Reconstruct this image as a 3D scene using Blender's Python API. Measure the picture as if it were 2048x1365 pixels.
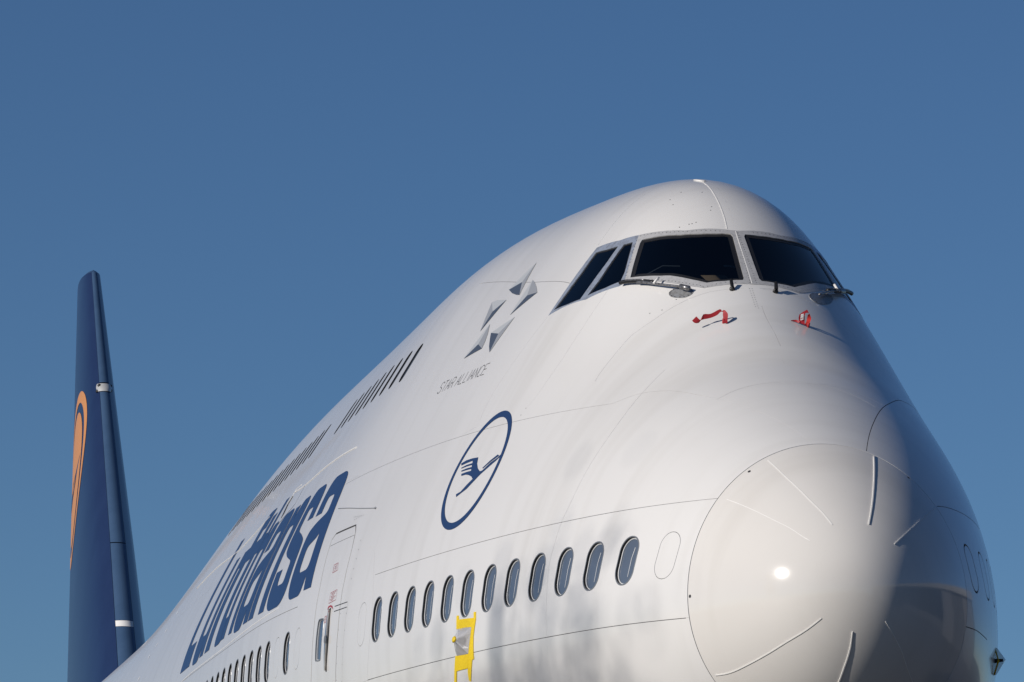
import bpy, math, json
import numpy as np
from mathutils import Vector, Matrix
from mathutils.geometry import delaunay_2d_cdt

D = json.loads(r'''{"seams":{"lapu":[-1,4,[[10.6474,0.62462],[10.0083,0.62647],[8.8934,0.63156],[7.896,0.63659],[6.9817,0.64144],[6.1472,0.6491],[5.4343,0.66562],[5.0297,0.68254],[4.3792,0.71838],[3.8214,0.75279],[3.4863,0.77431],[3.2077,0.80953],[2.9953,0.83039],[2.8878,0.8403],[2.6986,0.85275],[2.5037,0.86348],[2.3721,0.87284]]],"vseam":[-1,4,[[3.3017,0.85202],[3.2058,0.80963],[3.095,0.75778],[3.0606,0.71993],[3.0519,0.6727],[3.0536,0.63726],[3.0865,0.61018],[3.0923,0.58039],[3.1012,0.55257],[3.059,0.50954],[3.0335,0.46076]]],"apron":[-1,4,[[4.1292,0.77596],[4.1723,0.791],[4.2271,0.8359],[4.2108,0.85111],[4.1735,0.87483],[4.1537,0.89811],[4.1221,0.92571],[4.0958,0.94602],[4.0644,0.96526],[4.0436,0.99072]]],"apronp":[1,4,[[4.0513,0.99385],[4.0641,0.98293],[4.089,0.9625],[4.1127,0.94117],[4.1555,0.918]]],"diag3":[-1,4,[[6.0252,0.77891],[6.2035,0.72548],[6.2932,0.68496],[6.2195,0.65473]]],"diag4":[-1,3,[[5.1322,0.84242],[5.0492,0.77117],[5.0477,0.74277],[5.0855,0.70662],[5.155,0.69147]]],"up5":[-1,4,[[6.0116,0.86517],[6.0836,0.891],[6.1817,0.91649],[6.2545,0.93827],[6.313,0.95572]]],"lap34":[-1,4,[[9.6124,0.82959],[8.568,0.82445],[7.1543,0.81629],[5.9843,0.81866]]],"lapm":[-1,4,[[7.6808,0.51287],[5.1731,0.53514],[3.0865,0.61009],[1.7977,0.66271],[1.0342,0.72495]]],"lapl":[-1,5,[[7.6641,0.4164],[5.7486,0.41584],[4.2235,0.44226],[3.0335,0.45998],[1.7899,0.46332],[0.9922,0.45329]]],"mid":[1,4,[[3.7734,0.99997],[3.5714,0.99905],[3.2631,0.99608],[3.1033,0.99503]]],"vfr":[-1,3,[[7.9039,0.53618],[7.6073,0.4933],[7.5625,0.45664],[7.6641,0.41713]]],"lowa":[-1,5,[[19.5865,0.5097],[15.6093,0.50801],[12.9443,0.50871],[11.6079,0.50771],[10.7121,0.50701]]],"tops":[-1,4,[[2.282,0.87687],[2.3249,0.91382],[2.3333,0.94938],[2.3241,0.98335]]],"topp":[1,4,[[2.3619,0.96432],[2.4097,0.92865],[2.4607,0.89149],[2.5095,0.86018]]],"loop":[1,6,[[1.0844,0.91591],[1.4135,0.90436],[1.8144,0.88825],[2.4253,0.86163],[3.0964,0.82668],[3.7018,0.78733],[4.3716,0.74222]]],"plap":[1,6,[[1.0576,0.72852],[1.5403,0.69167],[2.0664,0.66103],[2.685,0.63402]]],"plow":[1,7,[[0.9274,0.45774],[1.2609,0.4636],[1.6764,0.46177]]],"pvert":[1,5,[[0.9314,0.50349],[0.9329,0.45802]]]},"star":[["light",[[7.6493,0.84164],[7.9938,0.8117],[7.6595,0.81859]]],["mid",[[7.6493,0.84164],[7.6595,0.81859],[7.4161,0.80265]]],["dark",[[7.6595,0.81859],[7.9938,0.8117],[7.7514,0.80628],[7.5536,0.80358],[7.4161,0.80265]]],["light",[[7.2909,0.81935],[7.2731,0.77933],[7.1081,0.8008]]],["mid",[[7.2909,0.81935],[7.1081,0.8008],[6.8155,0.80369],[6.981,0.81053],[7.1514,0.81606]]],["dark",[[7.1081,0.8008],[6.8155,0.80369],[7.2731,0.77933]]],["mid",[[8.358,0.79965],[8.0638,0.76557],[8.0695,0.78772]]],["light",[[8.358,0.79965],[8.1883,0.80105],[7.8096,0.79929],[8.0695,0.78772]]],["dark",[[8.0695,0.78772],[7.8096,0.79929],[8.0638,0.76557]]],["light",[[7.8489,0.77246],[8.06,0.73589],[7.8185,0.75008]]],["mid",[[7.8489,0.77246],[7.8185,0.75008],[7.5703,0.74394],[7.6129,0.75234],[7.6927,0.76098]]],["dark",[[7.8185,0.75008],[7.5703,0.74394],[8.06,0.73589]]],["light",[[7.0513,0.77632],[7.5805,0.76103],[7.2769,0.75875]]],["mid",[[7.0513,0.77632],[7.2769,0.75875],[7.1908,0.73775]]],["dark",[[7.5805,0.76103],[7.2769,0.75875],[7.1908,0.73775],[7.3393,0.745],[7.4792,0.75392]]]],"ring_out":[[5.5828,0.67425],[5.4667,0.67467],[5.3458,0.67306],[5.2357,0.6698],[5.1458,0.66442],[5.1006,0.65889],[5.0488,0.64323],[5.0346,0.61983],[5.0923,0.59948],[5.192,0.58099],[5.3289,0.56471],[5.4435,0.55475],[5.5977,0.54883],[5.7297,0.55014],[5.8597,0.55563],[5.9737,0.56345],[6.0745,0.5735],[6.174,0.58883],[6.2272,0.6043],[6.2451,0.62091],[6.2121,0.63767],[6.0975,0.6527],[5.9236,0.6638],[5.7399,0.67053]],"crane":[[6.1359,0.61464],[6.0233,0.61818],[5.8758,0.62092],[5.7196,0.62332],[5.6669,0.61712],[5.5804,0.61281],[5.4858,0.61094],[5.4278,0.61278],[5.2963,0.62471],[5.1732,0.63328],[5.1169,0.64011],[5.1031,0.63801],[5.1845,0.62906],[5.4311,0.6084],[5.6349,0.58989],[5.8401,0.5798],[5.8741,0.58254],[5.7713,0.58586],[5.6843,0.59362],[5.588,0.60118],[5.6511,0.60291],[5.7586,0.60374],[5.8503,0.60355],[5.9572,0.60163]],"beak":[[5.4561,0.6151],[5.3427,0.62535],[5.2167,0.6354],[5.1645,0.63542],[5.3055,0.62528],[5.4319,0.61488]],"front_out":[[4.8672,0.99997],[4.8874,0.98793],[4.984,0.95423],[5.0487,0.9422],[5.2369,0.91825],[5.3976,0.90123],[5.1738,0.88043],[4.9701,0.86087],[4.8099,0.87616],[4.6107,0.896],[4.4394,0.91213],[4.2477,0.93271],[4.166,0.94403],[4.1279,0.96422],[4.0962,0.99844]],"side_out":[[5.3976,0.90123],[5.6231,0.88233],[5.9874,0.86246],[6.0181,0.78016],[5.3919,0.81555],[5.0075,0.85438],[4.9701,0.86087],[5.1738,0.88043]],"paneF":[[4.8231,0.99228],[4.7878,0.99385],[4.1937,0.99125],[4.1619,0.989],[4.178,0.96873],[4.2257,0.94828],[4.3488,0.93392],[4.5588,0.91258],[4.6448,0.90199],[4.7974,0.88604],[4.9558,0.87058],[5.052,0.87847],[5.2672,0.89799],[5.286,0.90157],[5.169,0.91586],[4.9883,0.94032],[4.9008,0.95809],[4.8447,0.97602]],"pane2":[[5.488,0.88282],[5.4381,0.88725],[5.3851,0.89198],[5.3139,0.88664],[5.1909,0.87599],[5.1023,0.86811],[5.0439,0.85877],[5.2068,0.83915],[5.417,0.81951],[5.4117,0.83944],[5.4514,0.862]],"pane3":[[5.9216,0.85782],[5.724,0.86679],[5.5579,0.87715],[5.5215,0.85545],[5.515,0.833],[5.5117,0.81106],[5.7262,0.7983],[5.9648,0.78739],[5.9293,0.81059],[5.9076,0.83406]],"crown_line":[[4.8993,0.99025],[5.0646,0.99154],[5.2542,0.99188],[5.539,0.9917],[5.8286,0.99146],[6.0237,0.99043]],"ledge":[[11.1333,0.66852],[12.9165,0.6721],[14.2755,0.66971],[15.3313,0.67414],[17.2196,0.66925],[19.4291,0.6563],[22.0192,0.66434],[23.8585,0.6629]],"lap_highlight":[[19.5865,0.5097],[18.6871,0.51127],[15.66,0.51064],[13.3396,0.51404],[11.7661,0.51571]],"ud_door":[[14.2755,0.66971],[14.8517,0.64774],[15.1062,0.64528]],"dripline":[[10.3448,0.59768],[9.7365,0.5929],[9.2401,0.58884],[8.5242,0.58387]],"door":[[9.8078,0.43183],[9.7627,0.45118],[9.7632,0.47515],[9.7924,0.4935],[9.8318,0.51834],[9.9432,0.54561],[9.9771,0.55742],[9.9975,0.56405],[9.8983,0.56908],[9.1066,0.57147]],"doorR":[[9.1066,0.57147],[8.9992,0.56417],[8.8941,0.54791],[8.8391,0.52723],[8.8062,0.50585],[8.7586,0.47986],[8.7592,0.45814],[8.7825,0.43792],[8.8165,0.4244]],"door_in":[[9.9771,0.55742],[8.9728,0.56112]],"door_rv":[[8.6295,0.55305],[8.5654,0.53658],[8.559,0.52266],[8.5454,0.51631]],"door_rv2":[[8.502,0.484],[8.491,0.47057],[8.5187,0.45028],[8.5479,0.43249],[8.5777,0.42312]],"door_rv3":[[8.7287,0.48571],[8.7183,0.46265],[8.7325,0.45073],[8.7503,0.43407],[8.7762,0.42588]],"door_seam2":[[8.4855,0.49364],[8.4962,0.47788],[8.5177,0.44907],[8.5693,0.42245]],"box1":[[9.2929,0.5367],[9.2265,0.52941],[9.4161,0.52792],[9.4532,0.53548]],"box2":[[9.0288,0.50969],[9.0043,0.50017],[9.2753,0.49859],[9.2786,0.5083]],"box3":[[9.2329,0.48744],[9.2393,0.48216],[9.3546,0.48143],[9.3502,0.48708]],"arc":[[9.2856,0.49281],[9.2693,0.49574],[9.1896,0.49662],[9.1056,0.4954],[9.0344,0.49135],[9.0879,0.49296],[9.178,0.49507],[9.2387,0.49454]],"handle_axis":[[9.1612,0.49276],[9.1443,0.4652],[9.1634,0.43743]],"dwin":[[9.4442,0.48631],[9.381,0.485],[9.3589,0.47699],[9.3697,0.46264],[9.3919,0.45083],[9.4285,0.44811],[9.5794,0.44887],[9.6145,0.45068],[9.6195,0.46447],[9.6122,0.47884],[9.5938,0.48535],[9.5457,0.48657]],"scrib":[[9.3423,0.58109],[9.2629,0.57813],[8.9462,0.58015],[9.0664,0.58406]],"dots_up":[[25.2546,0.65083],[25.5442,0.63347],[25.9483,0.61774],[26.3389,0.60572],[26.2031,0.57906]],"specks":[[4.2142,0.88759],[4.2982,0.87294],[4.2187,0.90806],[5.155,0.69147],[5.1793,0.6825],[5.655,0.94835],[5.6093,0.98111],[5.2717,0.98295],[5.2124,0.98047],[5.0742,0.96127],[5.0718,0.95673],[5.0808,0.9536],[5.0975,0.9431],[5.7418,0.96256],[5.5161,0.94784]],"bump":[[6.2097,0.98782],[6.0573,0.99337]],"cgaps":[[[6.1211,0.61205],[5.982,0.61526],[5.8334,0.61864],[5.8059,0.61629],[5.9553,0.61335],[6.0885,0.60968]],[[6.0772,0.60886],[5.933,0.61176],[5.7941,0.61436],[5.774,0.61229],[5.9067,0.60988],[6.0478,0.60671]],[[6.034,0.6057],[5.8834,0.60821],[5.7598,0.61039],[5.7415,0.60842],[5.8576,0.60635],[6.0023,0.60337]]],"door_lines":[[[9.0001,0.49403],[8.5171,0.49462]],[[8.9948,0.48936],[8.5107,0.4898]]],"tapes":[[[5.037,0.46639],[4.9863,0.46726],[4.9756,0.46351],[4.9646,0.46348],[4.6064,0.47065],[4.6157,0.47661],[4.5648,0.47777],[4.5555,0.46952],[4.5985,0.45152],[4.606,0.43413],[4.6041,0.42679],[4.6456,0.42588],[4.73,0.40227],[4.7782,0.4028],[4.7788,0.41132],[4.7271,0.43206],[4.6595,0.45641],[4.6474,0.46029],[5.0227,0.45273]],[[5.0519,0.42544],[4.7252,0.43113],[4.7629,0.41557],[5.0507,0.41002],[5.0943,0.39634],[5.1493,0.39601],[5.0789,0.41787]]],"bag":[[4.9921,0.45342],[4.8108,0.45728],[4.6474,0.46029],[4.6608,0.45321],[4.7047,0.43739],[4.7252,0.43113],[4.8456,0.42869],[5.0136,0.42581],[5.05,0.43158]],"strips":{"A":[-1,[[1.0106,0.8615],[0.8934,0.8636],[0.7403,0.86623],[0.5565,0.87385],[0.3929,0.88444],[0.2476,0.90343],[0.1941,0.91082]]],"B":[-1,[[0.9446,0.73252],[0.7735,0.73776],[0.5412,0.74626],[0.4334,0.7517],[0.3224,0.76067],[0.2285,0.76589],[0.1783,0.77278]]],"C":[1,[[1.0432,0.90063],[0.8258,0.90196],[0.5539,0.90507],[0.3431,0.90862],[0.2061,0.91382]]],"D":[1,[[1.0196,0.72953],[0.4627,0.74711],[0.1933,0.76326]]],"E":[-1,[[0.8814,0.31327],[0.8055,0.30582],[0.7152,0.29995],[0.5763,0.296],[0.4072,0.2915],[0.2616,0.2867],[0.1468,0.27397],[0.0788,0.26735]]],"F":[-1,[[0.3197,0.0258],[0.2971,0.02446],[0.2106,0.01643],[0.1202,0.0033],[0.0681,0.0]]],"G":[1,[[0.087,0.2767],[0.1581,0.26683],[0.2538,0.25864],[0.3882,0.24537],[0.591,0.24085]]]},"rad_holes":[[-1,[1.0066,0.8139]],[-1,[0.946,0.49896]],[1,[1.0316,0.81377]]],"riv":{"frontbot":[[4.9156,0.86713],[4.8227,0.87698],[4.6905,0.89041],[4.5618,0.90332],[4.4607,0.91355],[4.3482,0.92548],[4.2755,0.9337],[4.2099,0.94143],[4.1763,0.94494],[4.1618,0.96527],[4.135,0.97923]],"fronttop":[[5.3556,0.90246],[5.2173,0.91757],[5.097,0.93161],[4.9626,0.95361],[4.8704,0.98212]],"frontleft":[[5.3488,0.89585],[5.2029,0.8836],[5.1134,0.87481],[5.0345,0.86734]],"centl":[[4.8334,0.99952],[4.4549,0.99749],[4.1246,0.9964]],"mid1":[[4.0362,0.99638],[3.8465,0.99593],[3.7355,0.99582]],"mid2":[[4.0358,0.99343],[3.8461,0.99292],[3.7593,0.99286]]},"wiper_s":{"blade":[[4.9642,0.85845],[4.8946,0.86552],[4.7828,0.87533],[4.6716,0.88482],[4.5709,0.89305]],"arm":[[4.747,0.87599],[4.6551,0.88415],[4.5545,0.89239],[4.441,0.90249],[4.3474,0.91174],[4.2785,0.91857],[4.1928,0.92648]],"clip":[[4.5533,0.90068],[4.5315,0.89281]],"plate":[[4.361,0.90358],[4.3384,0.90269],[4.3015,0.90351],[4.2554,0.90689],[4.2059,0.91265],[4.1743,0.91774],[4.1613,0.92347],[4.1685,0.92803],[4.1919,0.93009],[4.2303,0.92967],[4.2663,0.92735],[4.3123,0.9217],[4.3542,0.91517],[4.3665,0.90929],[4.3677,0.90547]]},"wiper_p":{"blade":[[4.5104,0.90057],[4.643,0.88881],[4.8446,0.87229],[5.1317,0.85201],[5.3405,0.83897]],"arm":[[4.2737,0.91817],[4.3839,0.90903],[4.4987,0.89948],[4.6442,0.88663],[4.8804,0.86743]],"clip":[[4.726,0.88773],[4.6706,0.8823]],"plate":[[4.2408,0.92875],[4.2118,0.92972],[4.1814,0.92793],[4.1783,0.92168],[4.2147,0.91371],[4.3107,0.90274],[4.4181,0.89387],[4.5344,0.88806],[4.5888,0.88808],[4.5574,0.89455],[4.4116,0.91168],[4.3041,0.92384]]},"st1":[[-3.5866,-0.6205,2.5255],[-3.5983,-0.6549,2.4883],[-3.5859,-0.59,2.4972],[-3.5972,-0.6301,2.4681],[-3.5921,-0.5717,2.5033],[-3.601,-0.595,2.4715],[-3.5924,-0.5553,2.5489],[-3.603,-0.5715,2.4986],[-3.5906,-0.4913,2.5561],[-3.5971,-0.4946,2.5186],[-3.5713,-0.4156,2.5975],[-3.5831,-0.4368,2.545],[-3.5703,-0.3962,2.5824],[-3.5741,-0.4092,2.5727],[-3.5655,-0.3769,2.5922],[-3.5698,-0.3865,2.5753],[-3.5548,-0.3596,2.5765],[-3.5635,-0.3874,2.5509],[-3.5462,-0.347,2.5524],[-3.5573,-0.3849,2.5223],[-3.5427,-0.3492,2.5113],[-3.5512,-0.3836,2.4948],[-3.5491,-0.3492,2.4707],[-3.5535,-0.3784,2.4742]],"st2a":[[-3.5864,0.2301,2.5335],[-3.5866,0.2344,2.5275],[-3.5924,0.2774,2.5422],[-3.5964,0.2702,2.5246],[-3.5743,0.307,2.5272],[-3.5778,0.2997,2.5129]],"st2b":[[-3.5716,0.3509,2.4972],[-3.5764,0.3077,2.5131],[-3.5787,0.3517,2.5488],[-3.5891,0.3044,2.5335],[-3.556,0.3503,2.597],[-3.5659,0.3021,2.5858],[-3.5643,0.3852,2.6042],[-3.5626,0.3697,2.6322]],"st2c":[[-3.5497,0.3883,2.5959],[-3.5539,0.3748,2.5835],[-3.5677,0.4077,2.5583],[-3.5743,0.3736,2.5534],[-3.5589,0.3977,2.5274],[-3.566,0.3639,2.5185],[-3.5837,0.3853,2.4809],[-3.586,0.352,2.5023]],"b1":[-3.5825,-0.3723,2.4789],"b2":[-3.5981,0.3886,2.4832],"bag_tip":[-4.7829,-2.5172,-0.2872],"pcov":[[-2.4872,1.8431,-0.4005],[-2.4895,1.9222,-0.5005],[-2.522,1.8503,-0.6297],[-2.5009,1.8566,-0.5021]],"bp":[-2.5053,1.8312,-0.5027],"paperq":[[-4.6429,-0.3727,3.0749],[-4.6059,-0.1615,3.0819],[-4.603,-0.1057,3.0402],[-4.6406,-0.3044,3.0159]],"paleq":[[-4.7389,-0.1454,3.1977],[-4.7209,-0.0325,3.1906],[-4.7227,-0.0268,3.173],[-4.7403,-0.1397,3.1831]],"ovh":[[[-5.5177,-0.6984,3.5009],[-5.5074,-0.6495,3.514],[-5.5085,-0.647,3.5041],[-5.5184,-0.694,3.492]],[[-5.4865,-0.5369,3.5247],[-5.4848,-0.527,3.5249],[-5.4863,-0.5265,3.515],[-5.488,-0.5365,3.5147]],[[-5.5025,-0.6218,3.5147],[-5.5012,-0.6138,3.5148],[-5.5023,-0.6134,3.5069],[-5.5037,-0.6214,3.5067]]],"gshield":[[-4.82,-0.8288,3.0942],[-4.7854,-0.6958,3.1709],[-4.7587,-0.5395,3.1717],[-4.8201,-0.8236,3.0884],[-4.7859,-0.6936,3.1651],[-4.7596,-0.5393,3.1658]],"ud1":[[14.4153,0.67245],[14.3312,0.65932],[14.3111,0.64852],[14.4328,0.6457],[15.1301,0.63575]],"ud2":[[15.2701,0.66855],[15.3136,0.66026],[15.1313,0.64541]],"ud3":[[14.9727,0.67808],[15.4123,0.6787],[15.3715,0.66931],[15.4656,0.66309]],"nozz":[[-1,[4.0419,0.97326],[-4.0321,-0.2071,2.92]],[1,[4.0298,0.97633],[-4.0182,0.1879,2.9202]]],"R":[[0.1711379,0.9849617,0.0237107],[0.1467833,-0.0492862,0.98794],[-0.9742517,0.1655937,0.1530107]],"cam":[43.51138,-10.26345,-5.17196,0.16836,0.15361,0.024,11072.5393],"P":{"w":[0.0,0.42042,0.81246,1.20305,1.59791,1.92889,2.23594,2.53861,2.81356,3.05379,3.26932,3.35119,3.34],"zc":[-0.19808,-0.23479,-0.25526,-0.27729,-0.30295,-0.29109,-0.25836,-0.16613,-0.08904,-0.02694,0.01736,0.01652,0.0],"tm":[0.0,0.45246,0.87929,1.32829,1.81912,2.30808,2.71532,2.93201,3.0648,3.15874,3.19796,3.22437,3.25],"bb":[0.0,0.45064,0.85671,1.22245,1.62297,2.01542,2.35397,2.69168,2.98026,3.17048,3.26246,3.25585,3.25],"T2":[1.83321,2.47586,3.24069,3.97401,4.33562,4.48568,4.59981,4.62516,4.63374,4.60701,4.38146,3.89254,3.40839,3.22243],"a2":[0.78957,1.15093,1.32762,1.39062,1.58078,1.80189,1.99997,2.0823,2.0646,2.06883,2.08602,2.03266,2.03392,2.03248],"b2":[1.22268,1.53697,1.84571,2.04214,2.18949,2.21444,2.15718,2.11349,2.10746,2.07221,2.04715,1.95019,1.95222,1.95543]},"m":[0.91423,0.13313,1.78737,10.97681,3.06124,10.64231,0.43046,0.07366],"pl":[[4.2977,0.96051]]}''')

# ------------------------------------------------------------------ camera, world, sun
scn = bpy.context.scene
for o in list(bpy.data.objects): bpy.data.objects.remove(o)
col = scn.collection
CX, CY, CZ, _, _, _, CF = D['cam']
cd = bpy.data.cameras.new('camera'); cam = bpy.data.objects.new('camera', cd); col.objects.link(cam)
R = D['R']
cam.matrix_world = Matrix(((R[0][0], R[1][0], -R[2][0], CX), (R[0][1], R[1][1], -R[2][1], CY), (R[0][2], R[1][2], -R[2][2], CZ), (0, 0, 0, 1)))
cd.sensor_width = 36; cd.lens = CF / 2048 * 36; cd.clip_start = .5; cd.clip_end = 6000
scn.camera = cam
SUN_EL = math.radians(20.5); SUN_V = Vector((0.4106, -0.8419, 0.3502)).normalized()
world = bpy.data.worlds.new('World'); scn.world = world; world.use_nodes = True
nt = world.node_tree; nt.nodes.clear()
sky = nt.nodes.new('ShaderNodeTexSky'); sky.sky_type = 'NISHITA'; sky.sun_disc = False
sky.sun_elevation = SUN_EL; sky.sun_rotation = math.atan2(SUN_V.x, SUN_V.y); sky.altitude = 1500; sky.air_density = 1.0; sky.dust_density = .12; sky.ozone_density = 6.6
bg = nt.nodes.new('ShaderNodeBackground'); bg.inputs['Strength'].default_value = .062
wo = nt.nodes.new('ShaderNodeOutputWorld')
nt.links.new(sky.outputs[0], bg.inputs[0]); nt.links.new(bg.outputs[0], wo.inputs[0])
sd = bpy.data.lights.new('sun', 'SUN'); sd.energy = 4.3; sd.angle = math.radians(.53); sd.color = (1, .93, .85)
so = bpy.data.objects.new('sun', sd); col.objects.link(so)
so.rotation_euler = SUN_V.to_track_quat('Z', 'Y').to_euler(); so.location = SUN_V * 60
scn.view_settings.view_transform = 'Standard'; scn.view_settings.look = 'None'; scn.view_settings.exposure = -.08; scn.view_settings.gamma = 1
scn.cycles.max_bounces = 8

# ------------------------------------------------------------------ materials
def mat(name, base=(.8, .8, .8), rough=.5, metal=0., coat=0., coat_r=.05, spec=.5, tex=None):
    m = bpy.data.materials.new(name); m.use_nodes = True; n = m.node_tree.nodes; l = m.node_tree.links
    p = n['Principled BSDF']; p.inputs['Base Color'].default_value = (*base, 1); p.inputs['Roughness'].default_value = rough
    p.inputs['Metallic'].default_value = metal; p.inputs['Coat Weight'].default_value = coat; p.inputs['Coat Roughness'].default_value = coat_r
    p.inputs['Specular IOR Level'].default_value = spec
    if tex:
        sc, c2, lo, hi, stretch = tex
        tc = n.new('ShaderNodeTexCoord'); mp = n.new('ShaderNodeMapping'); mp.inputs['Scale'].default_value = stretch
        nz = n.new('ShaderNodeTexNoise'); nz.inputs['Scale'].default_value = sc; nz.inputs['Detail'].default_value = 7; nz.inputs['Roughness'].default_value = .62
        rp = n.new('ShaderNodeMapRange'); rp.inputs['From Min'].default_value = lo; rp.inputs['From Max'].default_value = hi
        mx = n.new('ShaderNodeMix'); mx.data_type = 'RGBA'; mx.inputs['A'].default_value = (*base, 1); mx.inputs['B'].default_value = (*c2, 1)
        l.new(tc.outputs['Object'], mp.inputs[0]); l.new(mp.outputs[0], nz.inputs[0]); l.new(nz.outputs[0], rp.inputs[0]); l.new(rp.outputs[0], mx.inputs['Factor'])
        l.new(mx.outputs['Result'], p.inputs['Base Color'])
    return m
def white(name, base, dirt, rough, coat, coat_r):
    """aircraft paint: slight skin waviness, vertical rain streaks and dust, as real relief and grime"""
    m = mat(name, base, rough, coat=coat, coat_r=coat_r); n = m.node_tree.nodes; l = m.node_tree.links; p = n['Principled BSDF']
    tc = n.new('ShaderNodeTexCoord')
    def noise(scale, stretch, detail=6):
        mp = n.new('ShaderNodeMapping'); mp.inputs['Scale'].default_value = stretch; l.new(tc.outputs['Object'], mp.inputs[0])
        z = n.new('ShaderNodeTexNoise'); z.inputs['Scale'].default_value = scale; z.inputs['Detail'].default_value = detail; l.new(mp.outputs[0], z.inputs[0]); return z
    st = noise(3.2, (1.0, .12, .07), 8); bl = noise(.55, (1, 1, 1), 5); sp = noise(38, (1, 1, 1), 2)
    def rng(z, a, b, c, d):
        r = n.new('ShaderNodeMapRange'); r.inputs['From Min'].default_value = a; r.inputs['From Max'].default_value = b; r.inputs['To Min'].default_value = c; r.inputs['To Max'].default_value = d
        l.new(z.outputs[0], r.inputs[0]); return r
    a = rng(st, .5, .75, 0, .55 * dirt); b = rng(bl, .45, .75, 0, .35 * dirt); c = rng(sp, .70, .78, 0, .25 * dirt)
    s1 = n.new('ShaderNodeMath'); s1.operation = 'ADD'; l.new(a.outputs[0], s1.inputs[0]); l.new(b.outputs[0], s1.inputs[1])
    s2 = n.new('ShaderNodeMath'); s2.operation = 'ADD'; s2.use_clamp = True; l.new(s1.outputs[0], s2.inputs[0]); l.new(c.outputs[0], s2.inputs[1])
    mx = n.new('ShaderNodeMix'); mx.data_type = 'RGBA'; mx.inputs['A'].default_value = (*base, 1); mx.inputs['B'].default_value = (base[0] * .72, base[1] * .70, base[2] * .66, 1)
    l.new(s2.outputs[0], mx.inputs['Factor']); l.new(mx.outputs['Result'], p.inputs['Base Color'])
    bz = noise(1.3, (1, 1, 1), 2); bp = n.new('ShaderNodeBump'); bp.inputs['Strength'].default_value = .16; bp.inputs['Distance'].default_value = .02
    l.new(bz.outputs[0], bp.inputs['Height']); l.new(bp.outputs[0], p.inputs['Coat Normal'])
    return m
M = dict(
 skin=white('white_paint', (.70, .692, .678), .52, .27, .5, .05),
 radome=white('radome_paint', (.675, .655, .625), .55, .10, .42, .03),
 seal=mat('dark_sealant', (.06, .06, .065), .8),
 stripm=mat('white_strip', (.75, .74, .72), .35),
 blue=mat('lettering_blue', (.016, .040, .115), .4, coat=.15),
 ltg=mat('emblem_light_grey', (.40, .42, .44), .4), mdg=mat('emblem_mid_grey', (.27, .285, .31), .4), dkg=mat('emblem_slate', (.060, .075, .105), .4),
 ink=mat('black_print', (.03, .03, .035), .5), red=mat('red_print', (.30, .03, .05), .5),
 fgrey=mat('windshield_frame_paint', (.46, .46, .465), .42, .15, tex=(30, (.36, .36, .365), .45, .7, (1, 1, 1))),
 falu=mat('bare_aluminium', (.50, .56, .66), .38, .6, tex=(18, (.34, .36, .40), .45, .7, (1, 1, 1))),
 rubber=mat('black_rubber', (.012, .012, .013), .45),
 wframe=mat('window_ring_metal', (.30, .31, .32), .38, .6),
 wrim=mat('white_inner_rim', (.62, .63, .64), .4),
 wpane=mat('cabin_pane', (.10, .125, .165), .10, coat=1., coat_r=.03),
 wpane2=mat('upper_pane', (.045, .070, .115), .3, spec=.4),
 shade=mat('window_blind', (.30, .32, .35), .6),
 dark=mat('dark_interior', (.010, .010, .012), .85),
 chart=mat('tan_paper', (.42, .27, .15), .7), pale=mat('pale_paper', (.55, .56, .40), .7), seat=mat('seat_cover', (.05, .06, .08), .9),
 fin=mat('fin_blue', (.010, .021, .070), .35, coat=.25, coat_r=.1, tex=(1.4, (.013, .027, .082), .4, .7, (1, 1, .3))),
 finle=mat('fin_blue_sunlit', (.050, .098, .185), .38, .1, coat=.3, coat_r=.12, tex=(2.5, (.040, .082, .16), .4, .7, (1, 1, .3))),  # fin paint made lighter: sunlight on the leading edge put into the colour
 orange=mat('emblem_orange', (.64, .27, .07), .35),
 chrome=mat('polished_metal', (.75, .74, .72), .18, 1.),
 redrib=mat('red_ribbon', (.34, .010, .018), .6), redlit=mat('red_ribbon_sunlit', (.50, .022, .016), .6), wht=mat('white_print', (.8, .8, .8), .6),  # redlit: same ribbon red, brightened as if the sun hits the fold
 yellow=mat('yellow_tape', (.80, .58, .012), .5, tex=(60, (.70, .48, .01), .45, .65, (1, 1, 1))),
 handle=mat('handle_metal', (.36, .33, .30), .35, .7),
 collar=mat('collar_metal', (.62, .62, .60), .35, .35), plate=mat('plate_grey', (.36, .37, .38), .35, .4, tex=(40, (.22, .21, .20), .45, .7, (1, 1, 1))),
 steel=mat('wiper_metal', (.30, .30, .31), .35, .7, tex=(60, (.12, .11, .10), .45, .65, (1, 1, 1))),
)
def glassmat(name, tint, ior=1.5, rough=.0, trans=.6):
    m = bpy.data.materials.new(name); m.use_nodes = True; n = m.node_tree.nodes; l = m.node_tree.links; n.clear()
    t = n.new('ShaderNodeBsdfTransparent'); t.inputs[0].default_value = (*tint, 1); g = n.new('ShaderNodeBsdfGlossy'); g.inputs['Roughness'].default_value = rough
    f = n.new('ShaderNodeFresnel'); f.inputs[0].default_value = ior; mx = n.new('ShaderNodeMixShader'); o = n.new('ShaderNodeOutputMaterial')
    l.new(f.outputs[0], mx.inputs[0]); l.new(t.outputs[0], mx.inputs[1]); l.new(g.outputs[0], mx.inputs[2]); l.new(mx.outputs[0], o.inputs[0]); return m
M['glass'] = glassmat('windshield_glass', (.52, .58, .64), 1.62); M['bag'] = None
def bagmat():
    m = bpy.data.materials.new('clear_plastic'); m.use_nodes = True; n = m.node_tree.nodes; l = m.node_tree.links; p = n['Principled BSDF']
    p.inputs['Base Color'].default_value = (.55, .55, .58, 1); p.inputs['Roughness'].default_value = .18; p.inputs['Alpha'].default_value = .62
    return m
M['bag'] = bagmat()

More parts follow.
